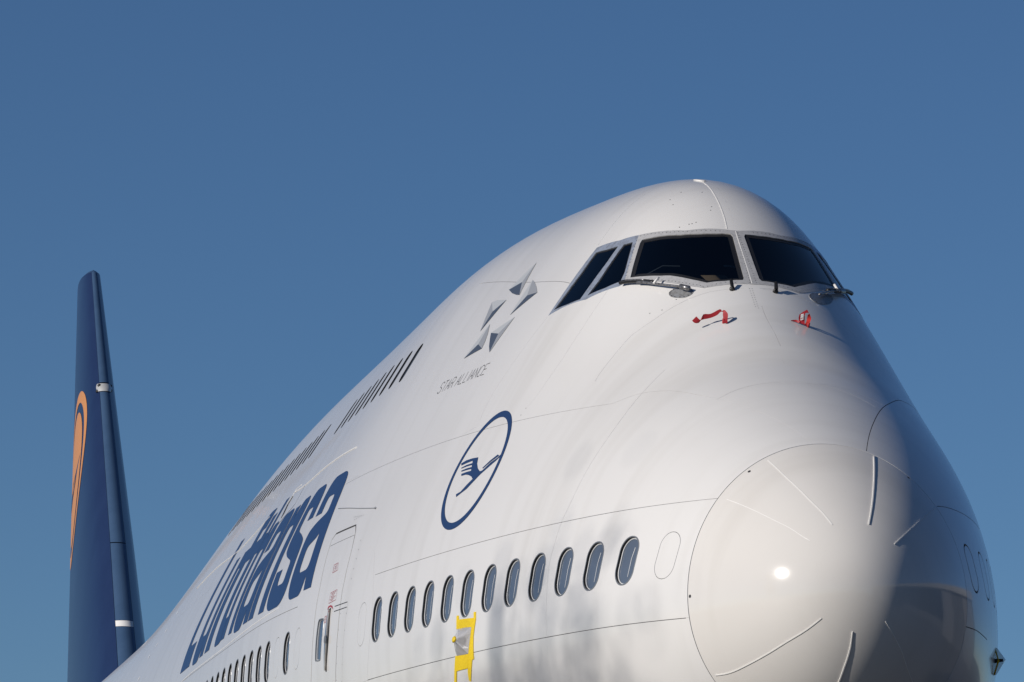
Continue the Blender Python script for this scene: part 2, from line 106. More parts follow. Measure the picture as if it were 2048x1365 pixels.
# ------------------------------------------------------------------ the fuselage surface
def natspline(kn):
    kn = np.asarray(kn, float); n = len(kn); h = np.diff(kn); A = np.zeros((n, n)); B = np.zeros((n, n)); A[0, 0] = A[-1, -1] = 1
    for i in range(1, n - 1):
        A[i, i-1] = h[i-1]; A[i, i] = 2*(h[i-1]+h[i]); A[i, i+1] = h[i]; B[i, i-1] = 6/h[i-1]; B[i, i] = -6/h[i-1]-6/h[i]; B[i, i+1] = 6/h[i]
    M2 = np.linalg.solve(A, B)
    def basis(x):
        xc = np.clip(np.atleast_1d(np.asarray(x, float)), kn[0], kn[-1]); i = np.clip(np.searchsorted(kn, xc)-1, 0, n-2)
        hh = h[i]; a = (kn[i+1]-xc)/hh; b = (xc-kn[i])/hh; W = np.zeros((len(xc), n)); r = np.arange(len(xc)); W[r, i] += a; W[r, i+1] += b
        return W + ((a**3-a)*hh**2/6)[:, None]*M2[i] + ((b**3-b)*hh**2/6)[:, None]*M2[i+1]
    return basis
bs = natspline(np.sqrt([0, .12, .45, 1.0, 1.8, 2.8, 4, 5.5, 7.2, 9.2, 12, 15, 20])); bt = natspline([2.5, 3.5, 4.5, 5.5, 6.7, 8.2, 10, 13, 17, 22, 26, 30, 34, 40])
P = {k: np.array(v) for k, v in D['P'].items()}
def section(s, ph):
    s = np.atleast_1d(s).astype(float); ph = np.broadcast_to(ph, (len(s), len(ph))); c, sn = np.cos(ph), np.sin(ph)
    Bs = bs(np.sqrt(np.clip(s, 0, 20))); Bt = bt(s)
    w, zc, tm, b_ = [(Bs@P[k])[:, None] for k in ('w', 'zc', 'tm', 'bb')]; T2, a2, b2 = [(Bt@P[k])[:, None] for k in ('T2', 'a2', 'b2')]
    w = np.maximum(w, 1e-5); tm = np.maximum(tm, 1e-5); b_ = np.maximum(b_, 1e-5); b1 = np.where(sn > 0, tm, b_)
    q1 = np.sqrt(w**2*c**2+b1**2*sn**2)+1e-9; h1 = zc*sn+q1; d1 = zc*c+(b1**2-w**2)*sn*c/q1
    q2 = np.sqrt(a2**2*c**2+b2**2*sn**2); z2 = T2-b2; pen = (np.clip(3.4-s, 0, 9)**2*.5)[:, None]; h2 = z2*sn+q2-pen; d2 = z2*c+(b2**2-a2**2)*sn*c/q2
    dl = (.10*np.clip(s/3, .05, 1))[:, None]; m = np.maximum(h1, h2); e1 = np.exp((h1-m)/dl); e2 = np.exp((h2-m)/dl); h = m+dl*np.log(e1+e2); d = (e1*d1+e2*d2)/(e1+e2)
    return h*c-d*sn, h*sn+d*c
SG = np.concatenate([np.linspace(0, 1, 60)**2*3, np.linspace(3.05, 26, 460), np.linspace(26.1, 52, 240)]); NT = 321
_ph = np.linspace(-np.pi/2, np.pi/2, 1201); _Y, _Z = section(SG, _ph); _Y = np.maximum(_Y, 0)
_L = np.concatenate([np.zeros((len(SG), 1)), np.cumsum(np.hypot(np.diff(_Y), np.diff(_Z)), 1)], 1)
TT = np.linspace(0, 1, NT); YT = np.empty((len(SG), NT)); ZT = YT.copy()
for i in range(len(SG)):
    l_ = _L[i]/max(_L[i, -1], 1e-9)+np.arange(1201)*1e-12; YT[i] = np.interp(TT, l_, _Y[i]); ZT[i] = np.interp(TT, l_, _Z[i])
LT = _L[:, -1]
GX = np.stack([np.broadcast_to(-SG[:, None], YT.shape), YT, ZT], -1)
_du = np.gradient(GX, axis=0); _dv = np.gradient(GX, axis=1); GN = np.cross(_dv, _du); GN /= np.linalg.norm(GN, axis=-1, keepdims=True)+1e-12
GN[0] = GN[1]
_m = GN[:, :, 1] * 1
if GN[300, 160, 1] < 0: GN = -GN
GN[:, 0, 1] = 0; GN[:, -1, 1] = 0; GN /= np.linalg.norm(GN, axis=-1, keepdims=True)
def sidx(s):
    s = np.asarray(s, float)
    return np.where(s < 3, 59*np.sqrt(np.clip(s, 0, 3)/3), np.interp(s, SG[59:], np.arange(59, len(SG))))
def surf(s, t, side, off=0.):
    s = np.atleast_1d(np.asarray(s, float)); t = np.broadcast_to(np.clip(np.asarray(t, float), 0, 1), s.shape)
    f = np.clip(sidx(s), 0, len(SG)-1.0001); g = np.clip(t*(NT-1), 0, NT-1.0001); i = f.astype(int); j = g.astype(int); a = (f-i)[:, None]; b = (g-j)[:, None]
    def lerp(G): return (1-a)*(1-b)*G[i, j]+a*(1-b)*G[i+1, j]+(1-a)*b*G[i, j+1]+a*b*G[i+1, j+1]
    X = lerp(GX); N = lerp(GN); N = N/np.linalg.norm(N, axis=1, keepdims=True); X = X+N*np.reshape(off, (-1, 1) if np.ndim(off) else ())
    X[:, 0] = np.where(np.abs(off) < 1e-9, -s, X[:, 0]) if np.ndim(off) == 0 else X[:, 0]
    if side < 0: X = X*[1, -1, 1]; N = N*[1, -1, 1]
    return X, N
def Ls(s): return np.interp(s, SG, LT)
def t_of_z(s, z):
    X, _ = surf(np.full(400, float(s)), np.linspace(0, 1, 400), 1); return float(np.interp(z, X[:, 2], np.linspace(0, 1, 400)))
def jac(s, t, side):
    e = 1e-3; X0, N = surf([s, s+e, s], [t, t, t+e if t < .998 else t-e], side); ds = (X0[1]-X0[0])/e; dt = (X0[2]-X0[0])/(e if t < .998 else -e); return X0[0], N[0], ds, dt
def local(s, t, side, uv):
    """points (u along the skin aft->fore ... as metres aft, v up) round a centre -> (s,t)"""
    X, N, ds, dt = jac(s, t, side); up = dt-N*(N@dt); up = up/np.linalg.norm(up); fw = np.cross(up, N); fw /= np.linalg.norm(fw); fw = fw*np.sign(fw@ds)
    # keep 'up' in the frame plane: constant station
    A = np.array([[ds@fw, dt@fw], [ds@up, dt@up]]); q = np.linalg.solve(A, np.asarray(uv).T).T; return q+np.array([s, t])
def dense(pts, step=.12, closed=False):
    p = [tuple(map(float, q)) for q in pts]
    if closed: p.append(p[0])
    out = []
    for a, b in zip(p[:-1], p[1:]):
        n = max(1, int(math.hypot(a[0]-b[0], (a[1]-b[1])*9)/step))
        for k in range(n): out.append((a[0]+(b[0]-a[0])*k/n, a[1]+(b[1]-a[1])*k/n))
    if not closed: out.append(p[-1])
    return np.array(out)
def smooth(pts, n=6, closed=False):
    """Catmull-Rom through the points"""
    p = np.asarray(pts, float); m = len(p); out = []
    for i in range(m if closed else m-1):
        if closed: a, b, c, d = p[(i-1) % m], p[i], p[(i+1) % m], p[(i+2) % m]
        else: a, b, c, d = p[max(i-1, 0)], p[i], p[i+1], p[min(i+2, m-1)]
        for k in range(n):
            u = k/n; out.append(.5*((2*b)+(-a+c)*u+(2*a-5*b+4*c-d)*u*u+(-a+3*b-3*c+d)*u**3))
    if not closed: out.append(p[-1])
    return np.array(out)
def band(pts, side, width, closed=False):
    """centre line (s,t) -> left and right edge lines (s,t) a given width in metres apart"""
    p = np.asarray(pts, float); n = len(p); X, N = surf(p[:, 0], p[:, 1], side)
    tan = np.roll(X, -1, 0)-np.roll(X, 1, 0) if closed else np.gradient(X, axis=0)
    tan /= np.linalg.norm(tan, axis=1, keepdims=True)+1e-12; lat = np.cross(N, tan); o = []
    for k in range(n):
        _, _, ds, dt = jac(p[k, 0], p[k, 1], side); A = np.array([[ds@ds, ds@dt], [ds@dt, dt@dt]]); q = np.linalg.solve(A, [ds@lat[k], dt@lat[k]]); o.append(q)
    o = np.array(o)*width/2; return p-o, p+o
def inside(P_, poly):
    x, y = P_[:, 0], P_[:, 1]; r = np.zeros(len(P_), bool); poly = np.asarray(poly); mn, mx = poly.min(0), poly.max(0)
    c = (x >= mn[0]) & (x <= mx[0]) & (y >= mn[1]) & (y <= mx[1]); idx = np.where(c)[0]
    if not len(idx): return r
    xx, yy = x[idx], y[idx]; rr = np.zeros(len(idx), bool)
    for (x1, y1), (x2, y2) in zip(poly, np.roll(poly, -1, 0)):
        if y1 == y2: continue
        k = ((y1 > yy) != (y2 > yy)) & (xx < (x2-x1)*(yy-y1)/(y2-y1)+x1); rr ^= k
    r[idx] = rr; return r
def cdt(points, loops, lines=()):
    """constrained triangulation in (s, 10 t)"""
    vs = [Vector((p[0], p[1]*10)) for p in points]; es = []
    for lp in loops:
        k = len(vs); vs += [Vector((p[0], p[1]*10)) for p in lp]; n = len(lp); es += [(k+i, k+(i+1) % n) for i in range(n)]
    for ln in lines:
        k = len(vs); vs += [Vector((p[0], p[1]*10)) for p in ln]; es += [(k+i, k+i+1) for i in range(len(ln)-1)]
    r = delaunay_2d_cdt(vs, es, [], 0, 1e-6, False)
    V = np.array([(v.x, v.y/10) for v in r[0]]); F = np.array(r[2], int); a = V[F]
    ar = np.abs(np.cross((a[:, 1]-a[:, 0])*[1, 10], (a[:, 2]-a[:, 0])*[1, 10])); F = F[ar > 1e-9]
    return V, F
def mk(name, verts, faces, mtl, parent=None, normals=None, smoothf=None):
    me = bpy.data.meshes.new(name); me.from_pydata([tuple(v) for v in verts], [], [tuple(f) for f in faces]); me.materials.append(mtl)
    if smoothf is True: me.polygons.foreach_set('use_smooth', [True]*len(me.polygons))
    if normals is not None:
        me.polygons.foreach_set('use_smooth', [True]*len(me.polygons)); lv = np.empty(len(me.loops), int); me.loops.foreach_get('vertex_index', lv)
        me.normals_split_custom_set([tuple(normals[i]) for i in lv])
    me.update(); o = bpy.data.objects.new(name, me); col.objects.link(o)
    if parent is not None: o.parent = parent
    return o
def sheet(name, V, F, side, off, mtl, parent, skirt=.012):
    """mesh of surface triangles with analytic normals and edges turned inwards"""
    used, inv = np.unique(F, return_inverse=True); F = inv.reshape(F.shape); V = V[used]; X, N = surf(V[:, 0], V[:, 1], side, off)
    a, b, c = X[F[:, 0]], X[F[:, 1]], X[F[:, 2]]; fl = (np.cross(b-a, c-a)*N[F[:, 0]]).sum(1) < 0; F = F.copy(); F[fl] = F[fl][:, ::-1]
    verts = X; nrm = N; faces = [tuple(f) for f in F]
    if skirt:
        E = np.concatenate([F[:, [0, 1]], F[:, [1, 2]], F[:, [2, 0]]]); key = np.sort(E, 1); kk = key[:, 0].astype(np.int64)*10**7+key[:, 1]; u, ix, ct = np.unique(kk, return_index=True, return_counts=True)
        B = E[ix[ct == 1]]
        if len(B):
            # not at the crown and keel lines, where the two halves meet
            tv = V[:, 1]; keep = ~(((tv[B[:, 0]] > .99999) & (tv[B[:, 1]] > .99999)) | ((tv[B[:, 0]] < 1e-5) & (tv[B[:, 1]] < 1e-5))); B = B[keep]
            n0 = len(X); bv, bi = np.unique(B, return_inverse=True); bi = bi.reshape(B.shape); nb = len(bv)
            verts = np.concatenate([X, X[bv], X[bv]-N[bv]*skirt]); nrm = np.concatenate([N, N[bv]*0, N[bv]*0])
            faces += [(n0+q, n0+p, n0+nb+p, n0+nb+q) for p, q in bi]
    return mk(name, verts, faces, mtl, parent, nrm)
def patch(name, loops, side, off, mtl, parent, step=.12, skirt=.003, mode='evenodd', holes=()):
    """flat print or plate lying on the skin, cut to outline loops in (s,t)"""
    loops = [np.asarray(l, float) for l in loops]; allp = np.concatenate(loops); mn, mx = allp.min(0), allp.max(0)
    gs = np.arange(mn[0], mx[0], step); gt = np.arange(mn[1], mx[1], step/10); pts = []
    if len(gs)*len(gt) and len(gs)*len(gt) < 60000:
        g = np.stack(np.meshgrid(gs, gt), -1).reshape(-1, 2); k = np.zeros(len(g), bool)
        for l in loops: k |= inside(g, l)
        pts = [tuple(p) for p in g[k]]
    V, F = cdt(pts, [[tuple(p) for p in l] for l in loops]+[[tuple(p) for p in h] for h in holes]); c = V[F].mean(1); k = np.zeros(len(c), bool)
    for l in loops:
        k = (k ^ inside(c, l)) if mode == 'evenodd' else (k | inside(c, l))
    for h in holes: k &= ~inside(c, h)
    return sheet(name, V, F[k], side, off, mtl, parent, skirt)
def bandpatch(name, pts, side, width, off, mtl, parent, skirt=.002, closed=False, step=.06):
    """a ribbon of constant width on the skin (strip, thin print line)"""
    p = dense(pts, step, closed); a, b = band(p, side, width, closed); n = len(p); V = np.concatenate([a, b]); F = []
    for i in range(n if closed else n-1):
        j = (i+1) % n; F += [(i, j, n+j), (i, n+j, n+i)]
    return sheet(name, V, np.array(F), side, off, mtl, parent, skirt)
def join_meshes(name, objs, mtl, parent):
    vs = []; fs = []; nn = []; k = 0
    for o in objs:
        me = o.data; vs += [tuple(v.co) for v in me.vertices]; fs += [tuple(k+i for i in p.vertices) for p in me.polygons]; k = len(vs); bpy.data.objects.remove(o)
    return mk(name, vs, fs, mtl, parent)
def tag(o, label, cat, group=None, kind=None):
    if label: o['label'] = label
    if cat: o['category'] = cat
    if group: o['group'] = group
    if kind: o['kind'] = kind
    return o
def empty(name, loc=(0, 0, 0)):
    o = bpy.data.objects.new(name, None); o.location = loc; col.objects.link(o); return o

plane = empty('airliner'); tag(plane, 'white four-engine jumbo airliner with blue lettering, blunt nose up close, blue tail fin', 'airliner')
NRM_Z = D['m'][1]; SR0 = D['m'][0]; TILT = D['m'][7]; WH = D['m'][6]

# radome seam station for every t
tt_ = np.linspace(0, 1, 181); srt = np.full(181, SR0)
for _ in range(6): X_, _n = surf(srt, tt_, 1); srt = SR0+TILT*(X_[:, 2]+1)
def srad(t): return np.interp(t, tt_, srt)

# ------------------------------------------------------------------ window cut-outs
def rrect(w, h, r=None, n=9, sup=None):
    """rounded outline w x h (half sizes)"""
    r = min(w, h) if r is None else r; o = []
    for cx, cy, a0 in ((w-r, h-r, 0), (-(w-r), h-r, 90), (-(w-r), -(h-r), 180), (w-r, -(h-r), 270)):
        for k in range(n):
            a = math.radians(a0+90*k/(n-1)); o.append((cx+r*math.cos(a), cy+r*math.sin(a)))
    return np.array(o)
WW, WHH = .142, WH/2
wins = []      # (s, t, side, kind)
m_ = D['m']
for i in range(12): s_ = m_[2]+.508*i; wins.append((s_, t_of_z(s_, m_[1]), -1, 'main'))
for i in (0, 2, 3, 4, 5, 6, 7, 8, 9, 10, 11, 12, 13, 14): s_ = m_[3]+.508*i; wins.append((s_, t_of_z(s_, m_[1]), -1, 'main'))
for i in list(range(9))+list(range(12, 28)): s_ = m_[5]+.508*i; wins.append((s_, t_of_z(s_, m_[4]), -1, 'upper'))
plugs = []
for s_ in (m_[2]-.508, m_[2]+.508*12, m_[3]+.508, m_[3]-.508): plugs.append((s_, t_of_z(s_, m_[1]), -1))
for i in range(-1, 6): s_ = m_[2]+.508*i; plugs.append((s_, t_of_z(s_, m_[1]), 1))
def outline(c, w, h, r=None, n=9): return local(c[0], c[1], c[2], rrect(w, h, r, n))
holes = {-1: [], 1: []}
for c in wins:
    f = 1 if c[3] == 'main' else 1.07
    holes[c[2]].append(outline(c, WW*(f if f == 1 else .69 if c[0] < 16 else .82), WHH*f, .135*(f if f == 1 else .69)))

fo = [list(p) for p in D['front_out']]; fo[0][1] = 1.; fo[-1][1] = 1.; fo[0][0] = 4.868
so_ = D['side_out']
i0 = 5; 
FO = np.concatenate([dense(smooth(fo[:6], 4), .05), dense(smooth(fo[5:8], 4), .05)[1:], dense(smooth(fo[7:13], 3), .05)[1:], dense(fo[12:], .05)[1:]])
SO = np.concatenate([dense([so_[0], so_[1]], .05)[:-1], dense([so_[1], so_[2]], .05)[:-1], dense([so_[2], so_[3]], .05)[:-1], dense([so_[3], so_[4], so_[5], so_[6]], .05)[:-1], dense([so_[6], so_[7], so_[0]], .05)[:-1]])
for sd_ in (-1, 1): holes[sd_] += [FO, SO]
DW = smooth(D['dwin'], 3, True); holes[-1].append(DW)

# ------------------------------------------------------------------ seams between skin panels
seam_loops = {-1: [], 1: []}
def add_seam(pts, side, w, step=.1):
    p = dense(pts, step); raw = p[:, 1].copy(); p[:, 1] = np.clip(raw, .0008, .9992); a, b = band(p, side, w)
    for e in np.where((raw < 0) | (raw > 1))[0]: a[e, 1] = b[e, 1] = round(raw[e])
    seam_loops[side].append(np.clip(np.concatenate([a, b[::-1]]), [0, 0], [99, 1]))
for k, (side, w, pts) in D['seams'].items():
    sm = smooth(pts, 4) if len(pts) > 2 else np.array(pts)
    if k in ('lapm', 'lapl', 'lapu'):
        cf = {'lapm': (-.00165, .5948), 'lapl': (.00077, -.4169), 'lapu': (-.002714, .052574, 1.55069)}[k]; q = np.array(pts); n_ = len(q) if k != 'lapu' else 11
        s_q = np.arange(q[0, 0], q[n_-1, 0], -.07 if q[0, 0] > q[-1, 0] else .07); sm = np.array([(a_, t_of_z(a_, np.polyval(cf, a_))) for a_ in s_q])
        sm = np.concatenate([sm, smooth(q[n_-1:], 4) if k == 'lapu' else q[-1:]])
    w = {'apron': 2.2, 'apronp': 2.2, 'vseam': 2.4, 'diag3': 2.6, 'diag4': 1.8, 'up5': 2.4, 'tops': 2.4, 'topp': 2.4, 'lapu': 3, 'mid': 2.6}.get(k, w)
    add_seam(sm, side, w*.0011)
    if k in ('vfr', 'tops', 'apron', 'up5'): add_seam(sm, -side, w*.0011)
for (s_, t_, sd_) in plugs:
    p = outline((s_, t_, sd_), .13, WHH-.01, .125); a, b = band(p, sd_, .0045 if sd_ < 0 else .018, True); seam_loops[sd_].append((a, b))
db = [(9.76, t_of_z(9.76, -.72)), (9.70, t_of_z(9.70, -.80)), (8.80, t_of_z(8.80, -.80)), (8.72, t_of_z(8.72, -.72))]
add_seam(db[1::-1]+D['door']+D['doorR'][1:]+[db[3], db[2], db[1], (db[1][0]+.05, db[1][1])], -1, .020)
# joints that are too fine to see still part the skin into its plates
for sd_ in (-1, 1):
    hw = .0011; zl = lambda z, a, b: [(q, t_of_z(q, z)) for q in np.arange(a, b, .3)]
    add_seam(zl(1.83, 10.1 if sd_ < 0 else 3.2, 25.99), sd_, hw); add_seam(zl(-.415, 7.5 if sd_ < 0 else 3.2, 25.99), sd_, hw)
    vf = D['seams']['vfr'][2]
    for q, ta, tb in ((12.45, -.002, 1.002), (18.8, -.002, 1.002)): add_seam([(q, ta), (q, tb)], sd_, hw)
    add_seam([vf[0], (vf[0][0]-.01, t_of_z(vf[0][0], 1.83)+.002)], sd_, hw); add_seam([vf[-1], (vf[-1][0], -.002)], sd_, hw)
    q = D['seams']['vseam'][2]; ap_ = D['seams']['apron'][2]
    if sd_ < 0: add_seam([(q[-1][0], q[-1][1]+.004), (q[-1][0], -.002)], sd_, hw)
    if sd_ < 0: e_ = D['seams']['lapl'][2][-1]; add_seam([e_, (float(srad(e_[1]))+.002, e_[1])], sd_, hw); e_ = D['seams']['lapu'][2][-1]; add_seam([e_, (float(srad(.97))+.002, .97)], sd_, hw)
    if sd_ < 0: e_ = D['seams']['diag3'][2][-1]; add_seam([e_, (e_[0]+.35, t_of_z(e_[0]+.35, 1.79))], sd_, hw); add_seam([D['seams']['lap34'][2][0], (12.46, t_of_z(12.46, 3.5))], sd_, hw)
add_seam(D['door_in'], -1, .005)
add_seam(D['door_seam2'], -1, .004)
crn = [(5.4, .9999), (5.4, .93), (5.52, .905)]

def skin(side, s1, ds, dtn):
    gs = []
    for s_ in np.arange(.7, s1+1e-6, ds):
        for t_ in np.linspace(0, 1, dtn): gs.append((s_, t_))
    g = np.array(gs); sr = srad(g[:, 1])+.003; g = g[g[:, 0] > sr+.02]; g = g[g[:, 0] < s1-.01]
    tb = np.linspace(0, 1, dtn*2); bnd = [(srad(t_)+.003, t_) for t_ in tb]; aft = [(s1, t_) for t_ in np.linspace(0, 1, dtn)]
    # borders; crown and keel lines
    sl = np.arange(math.ceil((srad(1.)+.03)/ds)*ds, s1, ds); top = [(s_, 1.) for s_ in sl]; bot = [(s_, 0.) for s_ in sl if s_ > srad(0.)+.03]
    loop = bnd+top+aft[::-1]+bot[::-1]
    lp = [loop]; ring = []; simple = []
    for q in seam_loops[side]:
        if isinstance(q, tuple): lp += [list(map(tuple, q[0])), list(map(tuple, q[1]))]; ring.append(q)
        else: lp.append(list(map(tuple, q))); simple.append(q)
    for h in holes[side]: lp.append(list(map(tuple, np.clip(h, [0, 0], [99, 1]))))
    V, F = cdt(g, lp); c = V[F].mean(1)
    ok = (c[:, 0] > srad(c[:, 1])+.0029) & (c[:, 0] < s1) & (c[:, 1] > 0) & (c[:, 1] < 1)
    hole = np.zeros(len(c), bool); seam = np.zeros(len(c), bool)
    for h in holes[side]: hole |= inside(c, h)
    for q in simple: seam |= inside(c, q)
    for a, b in ring: seam |= inside(c, a) ^ inside(c, b)
    inner = F[ok & ~hole]; outer = F[ok & ~hole & ~seam]
    # split the outer skin into panels where the joints separate it
    n = len(V); par = np.arange(n)
    E = np.concatenate([outer[:, [0, 1]], outer[:, [1, 2]]])
    lab = np.arange(n)
    while True:
        m = np.minimum(lab[E[:, 0]], lab[E[:, 1]]); l2 = lab.copy(); np.minimum.at(l2, E[:, 0], m); np.minimum.at(l2, E[:, 1], m); l2 = l2[l2]; l2 = l2[l2]
        if (l2 == lab).all(): break
        lab = l2
    fl = lab[outer[:, 0]]; ids, cnt = np.unique(fl, return_counts=True)
    sheet('inner_skin', V, inner, side, -.013, M['seal'], plane, 0)
    for i_, c_ in sorted(zip(ids, cnt), key=lambda q: -q[1]):
        if c_ < 4: continue
        FF = outer[fl == i_]; cc = V[FF].mean((0, 1))
        nm = 'skin_panel'
        if side < 0 and abs(cc[0]-9.3) < .8 and 200 < c_ < 3000 and V[FF].reshape(-1, 2).ptp(0)[0] < 1.4: nm = 'door'
        elif c_ < 250 and min(abs(cc[0]-p_[0])+10*abs(cc[1]-p_[1]) for p_ in plugs) < .05: nm = 'window_plug'
        sheet(nm, V, FF, side, 0., M['skin'], plane, .012)
skin(-1, 26., .085, 121)
skin(1, 26., .16, 71)
# aft body
def grid_body(name, s0, s1, n, mtl, scale=None):
    ss = np.linspace(s0, s1, n); ts = np.linspace(0, 1, 61); vs = []; ns = []
    for s_ in ss:
        for sd_, tr in ((1, ts), (-1, ts[::-1][1:-1])):
            se = min(s_, 51.9); X, N = surf(np.full(len(tr), se), tr, sd_)
            X[:, 0] = -s_
            if s_ > 50:
                k = max(0.02, 1-((s_-50)/21)**1.7); X[:, 1] *= k; X[:, 2] = 2.2+(X[:, 2]-2.2)*k
            vs.append(X); ns.append(N)
    V = np.concatenate(vs); N = np.concatenate(ns); m = 61+59; F = []
    for i in range(n-1):
        for j in range(m): F.append((i*m+j, i*m+(j+1) % m, (i+1)*m+(j+1) % m, (i+1)*m+j))
    a = V[[f[0] for f in F]]; 
    o = mk(name, V, [f[::-1] for f in F], mtl, plane, None, True); return o
grid_body('aft_fuselage', 26.006, 70.2, 110, M['skin'])

# radome
na, ntr = 46, 97; ts = np.linspace(0, 1, ntr); vs = []; ns = []
for a in np.linspace(0, 1, na)[1:]:
    for sd_, tr in ((1, ts), (-1, ts[::-1][1:-1])):
        X, N = surf((srad(tr)-.003)*a*a, tr, sd_); vs.append(X); ns.append(N)
V = np.concatenate(vs); N = np.concatenate(ns); m = 2*ntr-2; F = []
for i in range(na-2):
    for j in range(m): F.append((i*m+j, (i+1)*m+j, (i+1)*m+(j+1) % m, i*m+(j+1) % m))
tip = len(V); X0, N0 = surf([1e-6], [.5], 1); V = np.concatenate([V, [[0, 0, float(P['zc'][0])]]]); N = np.concatenate([N, [[1, 0, 0]]])
for j in range(m): F.append((tip, j, (j+1) % m))
e0 = (na-2)*m; nb = len(V); V = np.concatenate([V, V[e0:e0+m], V[e0:e0+m]-N[e0:e0+m]*.012]); N = np.concatenate([N, np.zeros((2*m, 3))])
for j in range(m): F.append((nb+j, nb+m+j, nb+m+(j+1) % m, nb+(j+1) % m))
rd = mk('radome', V, F, M['radome'], plane, N)
sb = []
for sd_ in (1, -1):
    V = np.stack([np.concatenate([srad(ts)-.03, srad(ts)+.03]), np.concatenate([ts, ts])], 1); F = []
    for j in range(ntr-1): F += [(j, j+1, ntr+j+1), (j, ntr+j+1, ntr+j)]
    sb.append(sheet('radome_seal', V, np.array(F), sd_, -.0115, M['seal'], None, 0))
join_meshes('radome_seal', sb, M['seal'], plane)
for k, (sd_, pts) in D['strips'].items():
    p = smooth(pts, 3)
    h = {'A': .0035, 'B': .0013, 'C': .009, 'D': .005, 'E': .006, 'F': .009, 'G': .003}[k]; w = {'B': .006, 'C': .010, 'F': .010, 'G': .007, 'D': .008}.get(k, .008)
    bandpatch('diverter_strip', p, sd_, w, h, M['stripm'], rd, h, step=.05)
def disc(c, side, r, off, mtl, parent, name='rivet', n=8):
    p = local(c[0], c[1], side, [(r*math.cos(2*math.pi*k/n), r*math.sin(2*math.pi*k/n)) for k in range(n)]); F = [(0, k, k+1) for k in range(1, n-1)]
    return sheet(name, p, np.array(F), side, off, mtl, parent, 0)
for sd_, c in D['rad_holes']: disc(c, sd_, .014, .0015, M['ink'], rd, 'fastener_hole', 12)
def dotrow(name, pts, side, gap, r, mtl, parent, off=.0015, jit=.0, mirror=False):
    pts = np.asarray(pts, float); X, _ = surf(pts[:, 0], pts[:, 1], side); L = np.concatenate([[0], np.cumsum(np.linalg.norm(np.diff(X, axis=0), axis=1))]); n = max(2, int(L[-1]/gap)); os_ = []
    for sd_ in ((side, -side) if mirror else (side,)):
        for q in np.linspace(0, L[-1], n):
            c = (np.interp(q, L, pts[:, 0]), min(.9995, np.interp(q, L, pts[:, 1]))); os_.append(disc(c, sd_, r, off, mtl, None))
    o = join_meshes(name, os_, mtl, parent); o['kind'] = 'stuff'; return o

# ------------------------------------------------------------------ cabin windows
def ring_part(name, c, prof, mtl, parent, n=9):
    """prof: list of (half w, half h, radius, offset) swept round the outline"""
    side = c[2]; rows = []; 
    for w, h, r, off in prof:
        p = local(c[0], c[1], side, rrect(w, h, r, n)); X, N = surf(p[:, 0], p[:, 1], side, off); rows.append(X)
    m = len(rows[0]); V = np.concatenate(rows); F = []
    for i in range(len(rows)-1):
        for j in range(m): f = (i*m+j, i*m+(j+1) % m, (i+1)*m+(j+1) % m, (i+1)*m+j); F.append(f if side < 0 else f[::-1])
    return mk(name, V, F, mtl, parent, None, name != 'window' or len(prof) > 4)
def plate_part(name, c, w, h, r, off, mtl, parent, bulge=0., n=9):
    side = c[2]; q = rrect(w, h, r, n); V = []; k = 4
    for i in range(k):
        f = 1-i/k; p = local(c[0], c[1], side, q*f); X, N = surf(p[:, 0], p[:, 1], side, off+bulge*(1-f*f)); V.append(X)
    X, N = surf([c[0]], [c[1]], side, off+bulge); V.append(X); V = np.concatenate(V); m = len(q); F = []
    for i in range(k-1):
        for j in range(m): f = (i*m+j, i*m+(j+1) % m, (i+1)*m+(j+1) % m, (i+1)*m+j); F.append(f if side < 0 else f[::-1])
    for j in range(m): f = ((k-1)*m+j, (k-1)*m+(j+1) % m, k*m); F.append(f if side < 0 else f[::-1])
    return mk(name, V, F, mtl, parent, None, True)
import random
random.seed(4)
for c in wins:
    f = 1. if c[3] == 'main' else 1.07
    w, h = WW*(f if f == 1 else .69 if c[0] < 16 else .82), WHH*f; r = .135*(f if f == 1 else .69)
    if c[3] == 'main':
        fr = ring_part('window', c, [(w+.002, h+.002, r, .0005), (w+.001, h+.001, r, .002), (w-.009, h-.009, r-.006, .0025), (w-.010, h-.010, r-.006, .0)], M['wframe'], plane)
        ring_part('reveal', c, [(w-.010, h-.010, r-.006, .001), (w-.011, h-.011, r-.007, -.022)], M['rubber'], fr)
        ring_part('inner_rim', c, [(w-.011, h-.011, r-.006, -.020), (w-.017, h-.017, r-.011, -.019), (w-.019, h-.019, r-.013, -.022)], M['wrim'], fr)
        plate_part('pane', c, w-.017, h-.017, r-.012, -.021, M['wpane'], fr, .003)
        if c[0] < 12: patch('blind_edge', [local(c[0], c[1], -1, [(-.042, -.14), (-.036, -.14), (-.040, .02), (-.052, .12), (-.060, .12), (-.047, .02)])], -1, -.0165, M['wrim'], fr, .1, 0)
    else:
        fr = ring_part('window', c, [(w+.002, h+.002, r, .0005), (w+.001, h+.001, r, .001), (w-.006, h-.006, r-.006, .001), (w-.007, h-.007, r-.006, -.03)][1:], M['rubber'], plane)
        plate_part('pane', c, w-.006, h-.006, r-.008, -.014 if c[0] < 15.5 else -.024, M['wpane2'], fr, .001)
